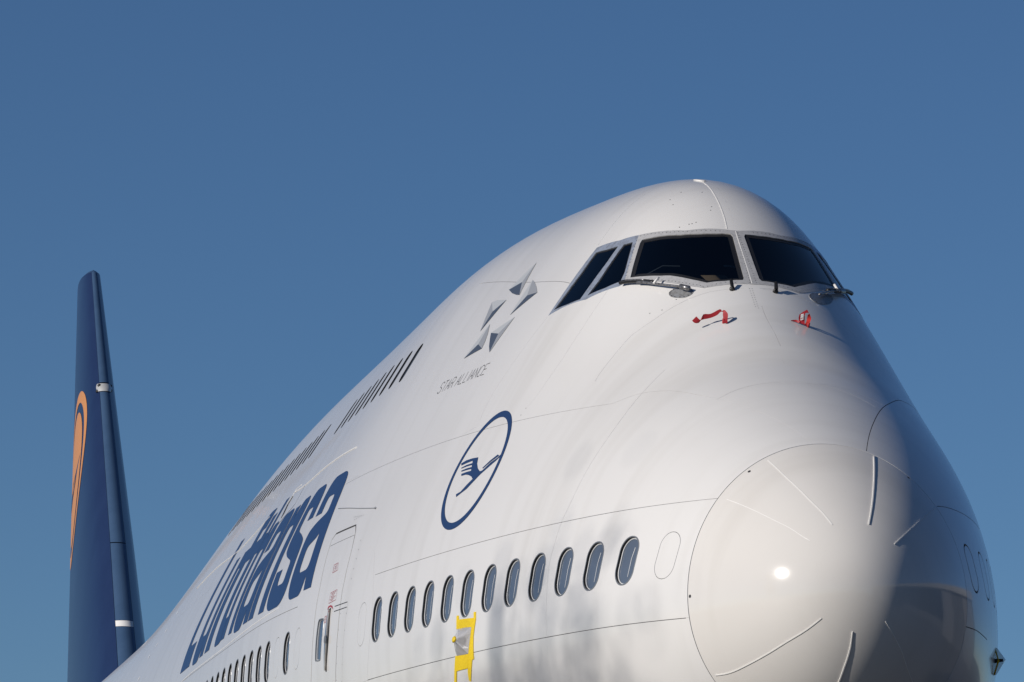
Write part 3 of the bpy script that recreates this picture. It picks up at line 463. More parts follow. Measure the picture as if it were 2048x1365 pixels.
# door window
def poly_ring(name, poly, side, prof, mtl, parent):
    """prof: list of (inset metres, offset)"""
    rows = []
    for ins, off in prof:
        a, b = band(poly, side, 2*abs(ins)+1e-6, True); ca = poly.mean(0); ra = np.abs(a-ca).sum(); rb = np.abs(b-ca).sum()
        inner_, outer_ = (a, b) if ra < rb else (b, a); q = inner_ if ins > 0 else outer_; q = poly if abs(ins) < 1e-6 else q; X, N = surf(q[:, 0], q[:, 1], side, off); rows.append(X)
    m = len(poly); V = np.concatenate(rows); F = []
    for i in range(len(rows)-1):
        for j in range(m): F.append((i*m+j, i*m+(j+1) % m, (i+1)*m+(j+1) % m, (i+1)*m+j))
    o = mk(name, V, F, mtl, parent, None, False); return o
def shrink(poly, side, ins):
    a, b = band(poly, side, 2*ins, True); ca = poly.mean(0); return a if np.abs(a-ca).sum() < np.abs(b-ca).sum() else b
dwf = poly_ring('door_window', DW, -1, [(-.002, .001), (0, .003), (.010, .003), (.011, -.014)], M['wframe'], plane)
poly_ring('inner_rim', DW, -1, [(.010, -.011), (.015, -.011), (.016, -.014)], M['wrim'], dwf)
patch('pane', [shrink(DW, -1, .012)], -1, -.013, M['wpane'], dwf, .1, 0)

# ------------------------------------------------------------------ windshield
PF = dense(D["paneF"], .06, True); P2 = dense(D["pane2"], .06, True); P3_ = dense(D["pane3"], .06, True)
for sd_ in (-1, 1):
    ff = patch('windshield_frame', [FO], sd_, .003, M['fgrey'], plane, .07, .02, holes=[PF])
    patch('side_window_frame', [SO], sd_, .002, M['falu'], plane, .07, .02, holes=[P2, P3_])
    for nm, pp, gi in (('windshield', PF, .040), ('cockpit_side_window', P2, .014), ('cockpit_side_window', P3_, .014)):
        ins = shrink(pp, sd_, gi); gl = patch(nm, [ins], sd_, -.008, M['glass'], plane, .07, 0)
        patch('gasket', [pp], sd_, -.006, M['rubber'], gl, .07, .01, holes=[shrink(pp, sd_, gi+.004)])
for k, pts in D['riv'].items():
    if k.startswith('mid'): dotrow('rivet_row', pts, -1, .035, .004, M['ink'], plane, .0022)
    else: dotrow('rivet_row', smooth(pts, 4), -1, .040, .0042, M['ink'], plane, .0048, mirror=True)
# windshield centre joint strip and the fairing over the windshield
bandpatch('centre_strip', [(4.86, .9985), (4.11, .9985)], -1, .008, .0055, M['stripm'], plane, .003)
bandpatch('crown_strip', smooth(D['crown_line'], 3), -1, .008, .003, M['stripm'], plane, .003)
b_ = D['bump']; bandpatch('crown_antenna', [(b_[0][0], b_[0][1]), (b_[1][0], b_[1][1])], -1, .04, .010, M['stripm'], plane, .01)
sp_ = [disc(c, -1, .006, .0012, M['ink'], None) for c in D['specks']]; o = join_meshes('fastener_spots', sp_, M['ink'], plane); o['kind'] = 'stuff'

# cockpit inside: glareshield, seats, papers
def box(name, c, d, mtl, parent=None, rot=(0, 0, 0)):
    x, y, z = [q/2 for q in d]; V = [Vector(v) for v in [(-x,-y,-z),(x,-y,-z),(x,y,-z),(-x,y,-z),(-x,-y,z),(x,-y,z),(x,y,z),(-x,y,z)]]
    Rm = Matrix.Rotation(rot[2], 3, 'Z')@Matrix.Rotation(rot[1], 3, 'Y')@Matrix.Rotation(rot[0], 3, 'X'); V = [Rm@v+Vector(c) for v in V]
    return mk(name, V, [(0,3,2,1),(4,5,6,7),(0,1,5,4),(1,2,6,5),(2,3,7,6),(3,0,4,7)], mtl, parent)
pl = D['pl'][0]
def inb(s, y, z): return (-s, y, z)
# cockpit inside
GS = mk('glareshield', [(-4.75, -1.15, 2.30), (-4.55, -.75, 2.62), (-4.30, -.25, 2.66), (-4.30, .25, 2.66), (-4.55, .75, 2.62), (-4.75, 1.15, 2.30), (-5.5, -1.15, 2.40), (-5.45, -.75, 2.72), (-5.45, -.25, 2.74), (-5.45, .25, 2.74), (-5.45, .75, 2.72), (-5.5, 1.15, 2.40)],
        [(i, i+6, i+7, i+1) for i in range(5)], M['dark'], plane)
mk('paper', D['paperq'], [(0, 1, 2, 3)], M['chart'], GS); mk('paper', D['paleq'], [(0, 1, 2, 3)], M['pale'], GS)
for k, q in enumerate(D['ovh']): mk('overhead_panel_mark', q, [(0, 1, 2, 3)], M['pale'], GS)
mk('glareshield_edge', D['gshield'], [(0, 1, 4, 3), (1, 2, 5, 4)], mat('glareshield_trim', (.10, .11, .12), .6), GS)
for y in (-.52, .52):
    st_ = box('pilot_seat', (-6.3, y, 2.55), (.14, .5, .9), M['seat'], plane, (0, -.15, 0)); box('headrest', (-6.38, y, 3.1), (.10, .28, .2), M['seat'], st_)
box('cockpit_floor', (-6.2, 0, 1.95), (2.8, 2.2, .04), M['dark'], plane); box('cockpit_bulkhead', (-7.6, 0, 2.75), (.04, 2.6, 1.5), M['dark'], plane)

# door furniture
dh = D['handle_axis']
def lens(a, b, w, n=12):
    a = np.array(a); b = np.array(b); c = [a+(b-a)*k/n for k in range(n+1)]; L_, R_ = band(np.array(c), -1, 1.0); out = []
    ww = [w*(.25+.75*math.sin(math.pi*k/n)**1.5) for k in range(n+1)]
    Lp = [c[k]+(L_[k]-c[k])*ww[k] for k in range(n+1)]; Rp = [c[k]+(R_[k]-c[k])*ww[k] for k in range(n+1)]; return np.array(Lp+Rp[::-1])
hr = patch('door_handle', [lens(dh[0], dh[2], .085)], -1, .012, M['handle'], plane, .05, .012)
patch('handle_recess', [lens(np.array(dh[0])+[0, .001], np.array(dh[2])-[0, .001], .14)], -1, .003, M['rubber'], hr, .05)
patch('handle_bar', [lens(dh[0], dh[2], .035)], -1, .022, M['chrome'], hr, .05, .01)
disc((dh[1][0], dh[1][1]), -1, .045, .026, M['handle'], hr, 'handle_hub', 14)
def quadframe(q, w):
    q = np.array(q); p = dense(q, .03, True); return p
def inq(q, u, v):
    q = np.array(q); # q: TR, BR, BL, TL
    return (q[3]*(1-u)+q[0]*u)*(1-v)+(q[2]*(1-u)+q[1]*u)*v
FONT = {  # strokes on a 4 x 6 cell
 'A': [[(0,0),(2,6),(4,0)],[(.8,2.2),(3.2,2.2)]], 'B': [[(0,0),(0,6),(2.6,6),(3.6,5.2),(3.6,3.9),(2.6,3.1),(0,3.1)],[(2.6,3.1),(4,2.3),(4,.9),(2.8,0),(0,0)]], 'C': [[(4,5),(3,6),(1.2,6),(0,4.8),(0,1.2),(1.2,0),(3,0),(4,1)]],
 'E': [[(4,6),(0,6),(0,0),(4,0)],[(0,3.1),(3.4,3.1)]], 'F': [[(4,6),(0,6),(0,0)],[(0,3.1),(3.4,3.1)]], 'G': [[(4,5),(3,6),(1.2,6),(0,4.8),(0,1.2),(1.2,0),(3,0),(4,1),(4,2.8),(2.4,2.8)]], 'H': [[(0,0),(0,6)],[(4,0),(4,6)],[(0,3.1),(4,3.1)]],
 'I': [[(2,0),(2,6)]], 'L': [[(0,6),(0,0),(3.6,0)]], 'M': [[(0,0),(0,6),(2,2),(4,6),(4,0)]], 'N': [[(0,0),(0,6),(4,0),(4,6)]], 'O': [[(1.2,0),(0,1.2),(0,4.8),(1.2,6),(2.8,6),(4,4.8),(4,1.2),(2.8,0),(1.2,0)]],
 'R': [[(0,0),(0,6),(2.8,6),(4,5.2),(4,3.8),(2.8,3),(0,3)],[(2.4,3),(4,0)]], 'S': [[(4,5),(3,6),(1.1,6),(0,5.1),(0,4.1),(1.1,3.2),(2.9,2.8),(4,1.9),(4,.9),(2.9,0),(1,0),(0,1)]], 'T': [[(0,6),(4,6)],[(2,6),(2,0)]],
 'V': [[(0,6),(2,0),(4,6)]], 'X': [[(0,0),(4,6)],[(0,6),(4,0)]], 'D': [[(0,0),(0,6),(2.4,6),(4,4.6),(4,1.4),(2.4,0),(0,0)]], 'W': [[(0,6),(1,0),(2,4),(3,0),(4,6)]], 'P': [[(0,0),(0,6),(2.8,6),(4,5.1),(4,3.7),(2.8,2.8),(0,2.8)]], 'U': [[(0,6),(0,1.2),(1.2,0),(2.8,0),(4,1.2),(4,6)]], ' ': []}
def strokes(text, x0, y0, cw, ch, gap, adv=None):
    """text -> polylines in cell space scaled to cw x ch"""
    out = []; x = x0
    for ch_ in text:
        w_ = .12 if ch_ == 'I' else (.45 if ch_ == ' ' else 1.)
        for st_ in FONT[ch_]: out.append([(x+(p[0]/4 if ch_ != 'I' else .5*w_)*cw*(1 if ch_ != 'I' else 1), y0+p[1]/6*ch) for p in st_])
        x += cw*w_+gap
    return out, x-gap
def print_text(name, text, s_right0, base_t, cw, ch, gap, lw, mtl, parent, off=.0018):
    """small print on the starboard skin; letters run from aft to fore, base_t(s) gives the base line"""
    objs = []; x0 = 0.
    for c_ in text:
        ln, xe = strokes(c_, x0, 0, cw, ch, gap); x0 = xe+2*gap-gap if c_ != ' ' else xe+gap
        ob = [bandpatch('stroke', [(s_right0-x, base_t(s_right0-x)+y/Ls(s_right0-x)) for x, y in st_], -1, lw, off, mtl, None, 0, step=.04) for st_ in ln]
        if ob: objs.append(join_meshes(name, ob, mtl, parent))
    return objs
for nm, q, txt in (('box1', D['box1'], 'EXIT'), ('box3', D['box3'], 'EXIT')):
    fr = bandpatch('door_marking', np.array(q+[q[0]]), -1, .005, .0022, M['red'], plane, 0, step=.02)
    ln, xe = strokes(txt, 0, 0, 4, 6, 1.2); ob = []
    for st_ in ln: ob.append(bandpatch('stroke', [tuple(inq(q, .15+.7*x/xe, .80-.6*y/6)) for x, y in st_], -1, .0035, .0022, M['red'], None, 0, step=.02))
    join_meshes('lettering', ob, M['red'], fr)
q = D['box2']; fr = bandpatch('door_marking', np.array(q+[q[0]]), -1, .0045, .0022, M['red'], plane, 0, step=.02)
ob = [bandpatch('stroke', [tuple(inq(q, .12+.1*(k % 2), .14+.14*k)), tuple(inq(q, .88-.14*((k*7) % 3), .14+.14*k))], -1, .004, .0022, M['red'], None, 0, step=.02) for k in range(6)]; join_meshes('text_lines', ob, M['red'], fr)
patch('handle_arc', [np.array(D['arc'])], -1, .0022, M['red'], plane, .05, 0)
for k in (0, 1): bandpatch('door_line', np.array(D['door_lines'][k]), -1, .008, .0018, M['ink'], plane, 0)
dotrow('rivet_row', D['door_rv'], -1, .075, .006, M['ink'], plane); dotrow('rivet_row', D['door_rv2'], -1, .11, .004, M['ink'], plane); dotrow('rivet_row', D['door_rv3'], -1, .11, .004, M['ink'], plane)
dotrow('rivet_row', [D['scrib'][0], D['scrib'][1]], -1, .04, .006, M['ink'], plane); dotrow('rivet_row', [D['scrib'][0], D['scrib'][2]], -1, .05, .005, M['ink'], plane); dotrow('rivet_row', [D['scrib'][1], D['scrib'][2]], -1, .05, .005, M['ink'], plane)
dl = D['doorR']; 
dr = D['dripline']; bandpatch('rain_gutter', smooth(dr, 3), -1, .007, .005, M['wframe'], plane, .005)
disc(dr[3], -1, .014, .012, M['ink'], plane, 'gutter_end', 8)

# upper ledge and its hardware
lg = D['ledge']; bandpatch('skin_ledge_highlight', smooth(lg[:4], 4), -1, .014, .005, M['stripm'], plane, .005); bandpatch('skin_ledge_highlight', smooth(lg[4:], 4), -1, .014, .005, M['stripm'], plane, .005)
bandpatch('skin_ledge_highlight', smooth(D['lap_highlight'], 3), -1, .008, .002, M['stripm'], plane, .002)  # white strip painting the highlight line along the lower lap
bandpatch('door_line', D['ud1'], -1, .012, .0015, M['ink'], plane, 0); bandpatch('upper_door_handle', D['ud2'], -1, .075, .004, M['rubber'], plane, .004); bandpatch('door_line', D['ud3'], -1, .010, .003, M['stripm'], plane, .003)
dotrow('rivet_row', smooth(D['dots_up'], 3), -1, .28, .03, M['wht'], plane, .004)

# ---- lettering on the side
STEM = .20
def chaikin(pts, it=3):
    """pts: (x, y, corner?) closed control polygon -> rounded outline"""
    p = [(q[0], q[1], len(q) > 2) for q in pts]
    for _ in range(it):
        o = []; n = len(p)
        for i in range(n):
            a = p[i]; pr = p[i-1]; nx = p[(i+1) % n]
            if a[2]: o.append(a)
            else: o.append((a[0]*.75+pr[0]*.25, a[1]*.75+pr[1]*.25, False)); o.append((a[0]*.75+nx[0]*.25, a[1]*.75+nx[1]*.25, False))
        p = o
    return [(q[0], q[1]) for q in p]
K = 1
GL = {  # x-height 535 units
 'L': (455, [[(0,0,K),(455,0,K),(455,125,K),(165,125,K),(165,700,K),(0,700,K)]]),
 'u': (480, [[(0,535,K),(145,535,K),(145,260),(145,118),(240,118),(335,118),(335,250),(335,535,K),(480,535,K),(480,0,K),(338,0,K),(338,65,K),(285,-14),(180,-14),(40,-14),(0,60),(0,190)]]),
 'f': (340, [[(80,0,K),(240,0,K),(240,430,K),(340,430,K),(340,535,K),(240,535,K),(240,560),(240,600),(290,600),(340,598,K),(340,703,K),(280,711),(80,711),(80,590),(80,535,K),(0,535,K),(0,430,K),(80,430,K)]]),
 't': (330, [[(80,535,K),(80,650,K),(240,650,K),(240,535,K),(330,535,K),(330,430,K),(240,430,K),(240,180),(240,112),(285,112),(330,116,K),(330,0,K),(280,-10),(220,-10),(80,-10),(80,110),(80,430,K),(0,430,K),(0,535,K)]]),
 'h': (470, [[(0,0,K),(145,0,K),(145,290),(145,420),(235,420),(325,420),(325,300),(325,0,K),(470,0,K),(470,340),(470,480),(430,550),(310,550),(215,550),(145,480,K),(145,700,K),(0,700,K)]]),
 'n': (485, [[(0,0,K),(160,0,K),(160,290),(160,420),(240,420),(325,420),(325,300),(325,0,K),(485,0,K),(485,340),(485,480),(440,550),(320,550),(215,550),(155,465,K),(155,535,K),(0,535,K)]]),
 'a': (530, [[(530,0,K),(378,0,K),(366,70,K),(310,-14),(190,-14),(60,-14),(0,50),(0,160),(0,290),(110,325),(250,345),(366,360),(366,400),(366,448),(285,448),(195,448),(188,372,K),(22,372,K),(25,490),(110,552),(290,552),(460,552),(530,500),(530,340),(530,200)],
      [(366,268),(330,245),(250,232),(160,215),(160,160),(160,98),(240,98),(366,100),(366,215)]]),
 's': (500, [[(0,170,K),(165,170,K),(170,92),(255,92),(338,92),(338,150),(338,192),(250,208),(120,232),(12,270),(12,390),(12,490),(80,552),(250,552),(430,552),(482,480),(486,378,K),(325,378,K),(320,448),(248,448),(170,448),(170,392),(170,345),(270,328),(400,300),(500,270),(500,150),(500,40),(400,-14),(255,-14),(90,-14),(0,40)]])}
LET = [('L', 0.0, .98), ('u', 1.23, 2.36), ('f', 2.30, 3.30), ('t', 3.26, 4.06), ('h', 4.08, 4.98), ('a', 5.06, 6.20), ('n', 6.25, 7.28), ('s', 7.36, 8.47), ('a', 8.60, 9.78)]
YS = 1.335/546
word = None
for ch_, xa, xb in LET:
    w_, loops = GL[ch_]; ls = []
    for lp in loops:
        q = dense(chaikin(lp), .12*400/9*.5, True) if False else np.array(chaikin(lp))
        q = np.concatenate([np.linspace(a, b, max(2, int(np.hypot(*(b-a))/30)+1))[:-1] for a, b in zip(q, np.roll(q, -1, 0))])
        s_ = 20.05-(xa+q[:, 0]/w_*(xb-xa)); s_ = s_+.32*q[:, 1]*YS*np.clip((12.6-s_)/2, 0, 1); t_ = np.array([t_of_z(s1, .724)+y*YS/Ls(s1) for s1, y in zip(s_, q[:, 1])]); ls.append(np.stack([s_, t_], 1))
    patch('letter', ls, -1, .0025, M['blue'], plane, .10, .0)
# STAR ALLIANCE print
SA0, SA1 = 8.36, 6.97
zb = lambda s_: t_of_z(s_, 2.425)
cwid = .094; gp = .0215
print_text('small_letter', 'STAR ALLIANCE', SA0, zb, .093, .125, .028, .007, M['ink'], plane)
for c_, p in D['star']: patch('emblem_facet', [dense(np.array(p), .05, True)], -1, .003, M[{'light': 'ltg', 'mid': 'mdg', 'dark': 'dkg'}[c_]], plane, .06, 0)
# crane in ring: outer edge is a circle 1.21 m across
ro = np.array(D['ring_out']); c0 = np.array([(ro[:, 0].max()+ro[:, 0].min())/2, (ro[:, 1].max()+ro[:, 1].min())/2]); Rr = (ro[:, 0].max()-ro[:, 0].min())/2
def circ(r, n=72): return local(c0[0], c0[1], -1, [(r*math.cos(2*math.pi*k/n), r*math.sin(2*math.pi*k/n)) for k in range(n)])
rg = patch('crane_ring', [circ(Rr), circ(Rr-.068)], -1, .003, M['blue'], plane, .06, 0)
patch('crane', [np.array(D['crane'])], -1, .003, M['blue'], plane, .06, 0, holes=[np.array(g) for g in D['cgaps']])
patch('crane_beak', [np.array(D['beak'])], -1, .0032, M['blue'], plane, .06, 0)

# ---- fin
def fin_pt(z):
    le = 60.87+(z-6.83)*1.095 if z > 6.83 else 60.87+(z-6.83)*1.045
    te = 70.25+(z-5.86)*.165; return le, te
TC = .108
def fin_y(x): return 5*(.2969*np.sqrt(x)-.126*x-.3516*x*x+.2843*x**3-.1036*x**4)
def fin_sheet(name, x0, x1, z0, z1, nx, nz, side, mtl, parent, off=0., cap=False):
    xs = x0+(x1-x0)*np.linspace(0, 1, nx)**2 if x0 == 0 else np.linspace(x0, x1, nx); zs = np.linspace(z0, z1, nz); V = []
    for z in zs:
        le, te = fin_pt(z); c = te-le
        for x in xs: V.append((-(le+x*c), side*(fin_y(x)*c*TC+off), z))
    F = [(i*nx+j, i*nx+j+1, (i+1)*nx+j+1, (i+1)*nx+j) for i in range(nz-1) for j in range(nx-1)]
    if side > 0: F = [f[::-1] for f in F]
    return V, F
def fin_part(name, segs, mtl, parent):
    V = []; F = []
    for s_ in segs:
        v, f = fin_sheet(name, *s_); k = len(V); V += v; F += [tuple(k+i for i in q) for q in f]
    o = mk(name, V, F, mtl, parent, None, True); return o
XL = .0108
fin = fin_part('tail_fin', [(XL, .70, 2.6, 13.33, 20, 30, sd_, M['fin'], None) for sd_ in (-1, 1)], M['fin'], plane)
fin_part('rudder', [(.704, 1., 2.6, 13.33, 8, 30, sd_, M['fin'], None) for sd_ in (-1, 1)], M['fin'], fin)
# leading edge sections with gaps, in the sunlit copy of the fin blue
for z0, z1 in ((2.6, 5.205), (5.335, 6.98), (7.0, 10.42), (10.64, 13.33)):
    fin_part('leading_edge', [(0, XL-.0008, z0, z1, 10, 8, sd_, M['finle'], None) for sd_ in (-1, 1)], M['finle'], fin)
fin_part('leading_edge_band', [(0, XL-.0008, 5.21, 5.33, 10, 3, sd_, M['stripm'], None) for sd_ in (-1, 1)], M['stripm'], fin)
V = []; F = []; n = 20
for j, z in enumerate(np.linspace(10.43, 10.61, 9)):
    le_, te_ = fin_pt(z); b_ = .02*math.sin(math.pi*j/8)
    for i in range(n+1):
        a = math.pi*(i/n-.5); V.append((-(le_+.16-(.19+b_)*math.cos(a)), (.135+b_)*math.sin(a)-.0, z))
F = [(i*(n+1)+j, i*(n+1)+j+1, (i+1)*(n+1)+j+1, (i+1)*(n+1)+j) for i in range(8) for j in range(n)]
fc = mk('fin_collar', V, F, M['collar'], fin, None, True)
rod_q = []
for zz, yy, xx in ((10.56, -.105, .02), (10.47, .13, -.1), (10.58, .135, -.12), (10.44, -.14, -.10)):
    le_, _t = fin_pt(zz); ball = []; VV = []; FF = []
    for i in range(7):
        for k in range(10): th = math.pi*i/6; ph_ = 2*math.pi*k/10; VV.append((-(le_)+xx-.03+.035*math.cos(th), yy+.035*math.sin(th)*math.cos(ph_), zz+.035*math.sin(th)*math.sin(ph_)))
    FF = [(i*10+k, i*10+(k+1) % 10, (i+1)*10+(k+1) % 10, (i+1)*10+k) for i in range(6) for k in range(10)]; mk('light_lens', VV, FF, M['rubber'], fc, None, True)
# fin tip cap
V = []; F = []; 
for sd_ in (-1, 1):
    for k, h in enumerate((0, .06, .09)):
        le_, te_ = fin_pt(13.33)
        for x in np.linspace(0, 1, 20)**1.5: V.append((-(le_+.25*h/.09+x*(te_-le_-.35*h/.09)), sd_*fin_y(x)*(te_-le_)*TC*(1, .7, 0)[k], 13.33+h))
for b0 in (0, 60):
    F += [(b0+i*20+j, b0+i*20+j+1, b0+(i+1)*20+j+1, b0+(i+1)*20+j) for i in range(2) for j in range(19)]
mk('fin_tip_cap', V, F, M['finle'], fin, None, True)
# emblem on the fin (starboard): ring, gap, disc
def fin_disc(name, cs, cz, r0, r1, mtl, parent, off, n=64, cut=None):
    V = []; F = []; rings = 1 if r0 > 0 else 8; rr = [r0, (r0+r1)/2, r1] if r0 > 0 else list(np.linspace(.001, r1, 9))
    for r in rr:
        for k in range(n):
            a = 2*math.pi*k/n; s_ = cs+r*math.cos(a); z = cz+r*math.sin(a); le_, te_ = fin_pt(z); c_ = te_-le_; x = np.clip((s_-le_)/c_, 0, 1); V.append((-s_, -(fin_y(x)*c_*TC+off), z))
    F = [(i*n+j, i*n+(j+1) % n, (i+1)*n+(j+1) % n, (i+1)*n+j) for i in range(len(rr)-1) for j in range(n)]
    return mk(name, V, F, mtl, parent, None, True)
FC = (66.55, 8.84, 1.80)
fin_disc('emblem_ring', FC[0], FC[1], FC[2]*.87, FC[2], M['orange'], fin, .006)
fin_disc('emblem_disc', FC[0], FC[1], 0, FC[2]*.76, M['orange'], fin, .006)

# dark notch of the bird across the disc
def fin_poly(name, pts, off, mtl):
    V = []
    for s_, z in pts: le_, te_ = fin_pt(z); c_ = te_-le_; x = (s_-le_)/c_; V.append((-s_, -(fin_y(x)*c_*TC+off), z))
    return mk(name, V, [tuple(range(len(V)))], mtl, fin)
fin_poly('crane_notch', [(65.3, 9.25), (65.9, 8.95), (66.6, 8.80), (67.6, 8.55), (67.6, 8.25), (66.5, 8.55), (66.0, 8.72)], .014, M['fin'])
# ---- wipers
def rod(name, pts, r, mtl, parent, n=8, flat=1.):
    pts = [np.array(p, float) for p in pts]; V = []; F = []
    for i, p in enumerate(pts):
        t = pts[min(i+1, len(pts)-1)]-pts[max(i-1, 0)]; t /= np.linalg.norm(t); u = np.cross(t, [0, 0, 1.]); u /= np.linalg.norm(u)+1e-9; v = np.cross(u, t); rr = r[i] if np.ndim(r) else r
        for k in range(n): a = 2*math.pi*k/n; V.append(p+rr*(math.cos(a)*u+math.sin(a)*v*flat))
    for i in range(len(pts)-1):
        for k in range(n): F.append((i*n+k, i*n+(k+1) % n, (i+1)*n+(k+1) % n, (i+1)*n+k))
    F.append(tuple(range(n))[::-1]); F.append(tuple((len(pts)-1)*n+k for k in range(n)))
    return mk(name, V, F, mtl, parent, None, True)
for key, sd_ in (('wiper_s', -1), ('wiper_p', 1)):
    w = D[key]
    def on(pts, off): q = np.array(smooth(pts, 3) if len(pts) > 2 else pts); return surf(q[:, 0], q[:, 1], sd_, off)[0]
    wp = rod('wiper', on(w['arm'], .045), .011, M['steel'], plane)
    rod('blade', on(w['blade'], .040), .020, M['rubber'], wp); rod('blade_carrier', on(w['blade'][1:4], .058), .007, M['steel'], wp)
    a = on(w['clip'], .06); rod('clip', [a[0], a[1]], .012, M['stripm'], wp)
    patch('wiper_plate', [smooth(w['plate'], 2, True)], sd_, .004, M['plate'], wp, .05, .004)
    e = on([w['arm'][-2], w['arm'][-1]], .05); rod('pivot', [e[0], e[1]], .024, M['steel'], wp)
    pr = smooth(w['plate'], 1, True); ob = [disc((p[0], p[1]), sd_, .006, .0075, M['ink'], None) for p in (pr*.9+pr.mean(0)*.1)]; o = join_meshes('rivet_row', ob, M['ink'], wp); o['kind'] = 'stuff'
for sd_, b_, tip_ in D['nozz']:
    X, N = surf([b_[0]], [b_[1]], sd_, 0.); X = X[0]; N = N[0]; T_ = X+N*.055+np.array([-.045, 0, .05]); nz_ = rod('washer_nozzle', [X, X+N*.02, X+N*.03, T_], [.026, .024, .018, .016], M['rubber'], plane)

# ---- streamers (things that hang on the airliner)
def ribbon(name, pts, mtl, parent=None, sub=3):
    p = np.array(pts); a = p[0::2]; b = p[1::2]; a = smooth(a, sub); b = smooth(b, sub); n = len(a); V = np.concatenate([a, b]); th = np.array([.0015, .0008, 0]); V = np.concatenate([V+th, V-th]); F = []
    for i in range(n-1): F += [(i, i+1, n+i+1, n+i), (2*n+i, 3*n+i, 3*n+i+1, 2*n+i+1)]
    return mk(name, V, F, mtl, parent, None, True)
t1 = empty('warning_streamer', D['b1']); tag(t1, 'long red warning streamer zigzagging beside its shadow below the windshield on the left', 'streamer', 'red warning streamers on the nose')
def rel(o, e): o.parent = e; o.matrix_parent_inverse = Matrix.Translation(-Vector(e.location)); return o
rel(ribbon('ribbon', D['st1'], M['redrib']), t1)
X, N = surf([D['pl'][0][0]], [D['pl'][0][1]], -1, 0)
rel(rod('pin', [np.array(D['b1'])+[-.02, 0, -.02], np.array(D['b1'])+[.03, -.01, .03]], .012, M['redrib'], None), t1)
t2 = empty('warning_streamer', D['b2']); tag(t2, 'short folded red streamer with white print standing up below the right windshield', 'streamer', 'red warning streamers on the nose')
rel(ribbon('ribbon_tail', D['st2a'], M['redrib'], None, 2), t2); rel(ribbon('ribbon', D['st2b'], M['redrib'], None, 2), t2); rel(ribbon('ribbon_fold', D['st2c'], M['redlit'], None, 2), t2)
rel(rod('pin', [np.array(D['b2'])+[-.02, 0, -.02], np.array(D['b2'])+[.03, 0, .03]], .012, M['redrib'], None), t2)
# print on the folded streamer, letters run down the ribbon
b2 = np.array(D['st2b']); A = (b2[0]+b2[1])/2; A0, A1, B0, B1 = b2[2], b2[3], b2[4], b2[5]
ln, xe = strokes('MOVE B', 0, 0, 4, 6, 1.6); V = []; F = []
fwd = np.array([R[2][0], R[2][1], R[2][2]])*-.012
for st_ in ln:
    for (xa, ya), (xb, yb) in zip(st_[:-1], st_[1:]):
        def pos(x, y): u = .06+.9*x/xe; v = .25+.5*(y/6); TL = b2[5]; return (b2[5]*(1-v)+b2[4]*v)*(1-u)+(b2[3]*(1-v)+b2[2]*v)*u+fwd
        a = pos(xa, ya); b = pos(xb, yb); d_ = b-a; L_ = np.linalg.norm(d_)+1e-9; nn = np.cross(d_/L_, fwd/np.linalg.norm(fwd))*.0028; k = len(V); V += [a+nn, b+nn, b-nn, a-nn]; F.append((k, k+1, k+2, k+3))
rel(mk('print', V, F, M['wht'], None), t2)

# ---- taped plastic covers
cv = empty('taped_probe_cover', tuple(surf([D['bag'][2][0]], [D['bag'][2][1]], -1, 0)[0][0])); tag(cv, 'clear plastic bag held by yellow tape over a probe below the row of windows', 'probe cover', 'plastic probe covers taped on with yellow tape')
for i, tp in enumerate(D['tapes']): rel(patch('tape', [dense(np.array(tp), .05, True)], -1, .006+.001*i, M['yellow'], None, .05, .004), cv)
bp = np.array(D['bag']); Xb, _ = surf(bp[:, 0], bp[:, 1], -1, .008); tipw = np.array(D['bag_tip']); V = [tuple(v) for v in Xb]; n = len(V); F = []
for f in (.35, .7, .93):
    for k, v in enumerate(Xb): V.append(tuple(v*(1-f)+tipw*f+np.array([.006, -.008, .004])*((k % 2)*2-1)*(1-f)))
for i in range(3):
    for k in range(n): F.append((i*n+k, i*n+(k+1) % n, (i+1)*n+(k+1) % n, (i+1)*n+k))
V.append(tuple(tipw)); 
for k in range(n): F.append((3*n+k, 3*n+(k+1) % n, 4*n))
rel(mk('plastic_bag', V, F, M['bag'], None), cv)
Xc = surf([bp[:, 0].mean()], [bp[:, 1].mean()], -1, 0)[0][0]
rel(rod('probe', [Xc, Xc*.45+tipw*.55], [.05, .022], M['rubber'], None), cv)
rel(rod('tape_wrap', [tipw*.86+Xc*.14, tipw*.96+Xc*.04, tipw*1.04-Xc*.04], [.022, .032, .018], M['yellow'], None), cv)
pc = [np.array(p) for p in D['pcov']]; bp_ = np.array(D['bp']); pv = empty('taped_probe_cover', D['bp']); tag(pv, 'small pointed plastic cover with yellow tape, jutting from the right rim of the nose', 'probe cover', 'plastic probe covers taped on with yellow tape')
q0 = (pc[0]+pc[2])/2; bk = np.array([-.25, 0, 0]); V = [pc[0], pc[2], pc[1], pc[0]+bk*.6, pc[2]+bk*.6, (pc[0]+pc[2])/2+np.array([.12, .04, 0])]
rel(mk('plastic_bag', V, [(0, 5, 2), (5, 1, 2), (0, 2, 3), (1, 4, 2), (3, 2, 4)], M['bag'], None), pv)
rel(rod('tape', [pc[0]+np.array([0, -.02, 0]), q0+np.array([.06, 0, 0]), pc[2]+np.array([0, -.02, 0])], .008, M['yellow'], None), pv)
rel(rod('probe', [q0+np.array([0, -.03, 0]), pc[1]*.7+q0*.3], [.02, .012], M['rubber'], None), pv)

# ---- apron
ap = mk('apron', [(-3000, -3000, -5.75), (3000, -3000, -5.75), (3000, 3000, -5.75), (-3000, 3000, -5.75)], [(0, 1, 2, 3)], mat('concrete', (.075, .07, .066), .8, tex=(.4, (.05, .048, .046), .35, .7, (1, 1, 1)))); ap['kind'] = 'structure'

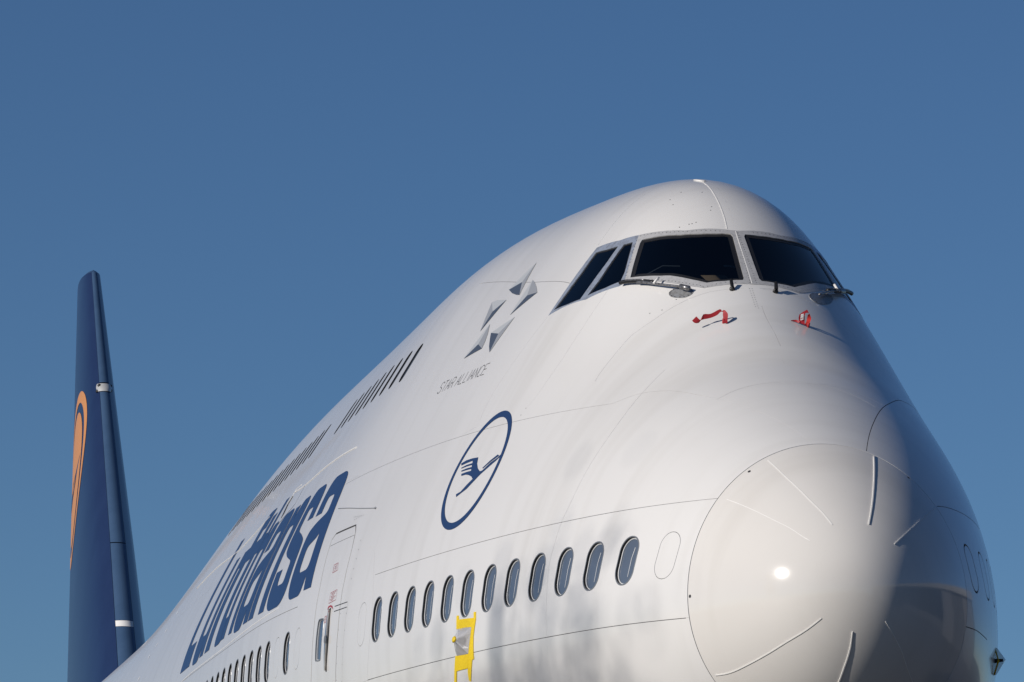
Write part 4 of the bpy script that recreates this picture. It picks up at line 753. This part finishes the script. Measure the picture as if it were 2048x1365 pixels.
# ---- hangar on the far side, seen mirrored in the shaded side of the nose
hg = empty('hangar', (10, 62, -5.75)); tag(hg, 'dark open hangar with pale roof edge, mirrored in the shaded right side of the nose', 'hangar')
hc = mat('hangar_cladding', (.05, .052, .055), .7, tex=(.8, (.035, .036, .04), .4, .7, (1, 1, 6))); hf = mat('hangar_fascia', (.20, .20, .20), .6)
def hb(name, c, d, m): return rel(box(name, c, d, m), hg)
hb('back_wall', (10, 92, 3.5), (150, .5, 18.5), hc); hb('side_wall', (-65, 77, 3.5), (.5, 30, 18.5), hc); hb('side_wall', (85, 77, 3.5), (.5, 30, 18.5), hc); hb('roof', (10, 77, 13.1), (151, 31, .6), hc); hb('roof_fascia', (10, 61.3, 13.5), (151.5, .5, 2.0), hf)
for k in range(6): hb('door_panel', (-58+k*12+(k > 2)*66, 62.5+.3*(k % 2), 3.3), (11.6, .25, 17.8), hc if k % 2 else mat('hangar_door', (.10, .10, .105), .6))
# ---- tree towards the sun whose crown shades the lower skin
def tree(base, h, seed):
    rnd = random.Random(seed); tr = empty('leafy_tree', base); tag(tr, 'tall leafy tree out of the picture, its soft shadow falls below the cabin windows', 'tree')
    bark = mat('bark', (.09, .07, .05), .9); leaf = mat('leaves', (.05, .085, .025), .6, tex=(.7, (.08, .11, .035), .4, .6, (1, 1, 1)))
    B = np.array(base, float); top = B+np.array([0, 0, h*.75]); rel(rod('trunk', [B, B+(top-B)*.4+[.3, .1, 0], B+(top-B)*.75+[-.1, .2, 0], top], [.42, .33, .2, .08], bark, None, 10), tr)
    V = []; F = []
    for k in range(26):
        a = rnd.uniform(0, 6.28); z0 = h*rnd.uniform(.25, .7); r = rnd.uniform(1.0, 3.1)*(1-.3*z0/h); tip_ = B+np.array([r*math.cos(a), r*math.sin(a), z0+r*rnd.uniform(.4, 1.1)])
        if k < 10: rel(rod('limb', [B+[0, 0, z0], (B+[0, 0, z0])*.5+tip_*.5+[0, 0, -.2], tip_], [.13, .09, .03], bark, None, 6), tr)
        for q in range(330):
            d = np.array([rnd.gauss(0, 1) for _ in range(3)])*np.array([.75, .75, .6]); c = tip_+d; u = np.array([rnd.gauss(0, 1) for _ in range(3)]); u /= np.linalg.norm(u); v = np.cross(u, [rnd.random(), rnd.random(), 1]); v /= np.linalg.norm(v); sz = rnd.uniform(.07, .15); n0 = len(V); V += [c-u*sz, c+v*sz*.6, c+u*sz, c-v*sz*.6]; F.append((n0, n0+1, n0+2, n0+3))
    o = mk('crown', V, F, leaf, None); rel(o, tr); return tr
tgt = surf([4.1], [.45], -1)[0][0]; dist = 42.; bp2 = np.array(tgt)+np.array(SUN_V)*dist; tree((bp2[0], bp2[1], -5.75), bp2[2]+5.75+7.3, 5)
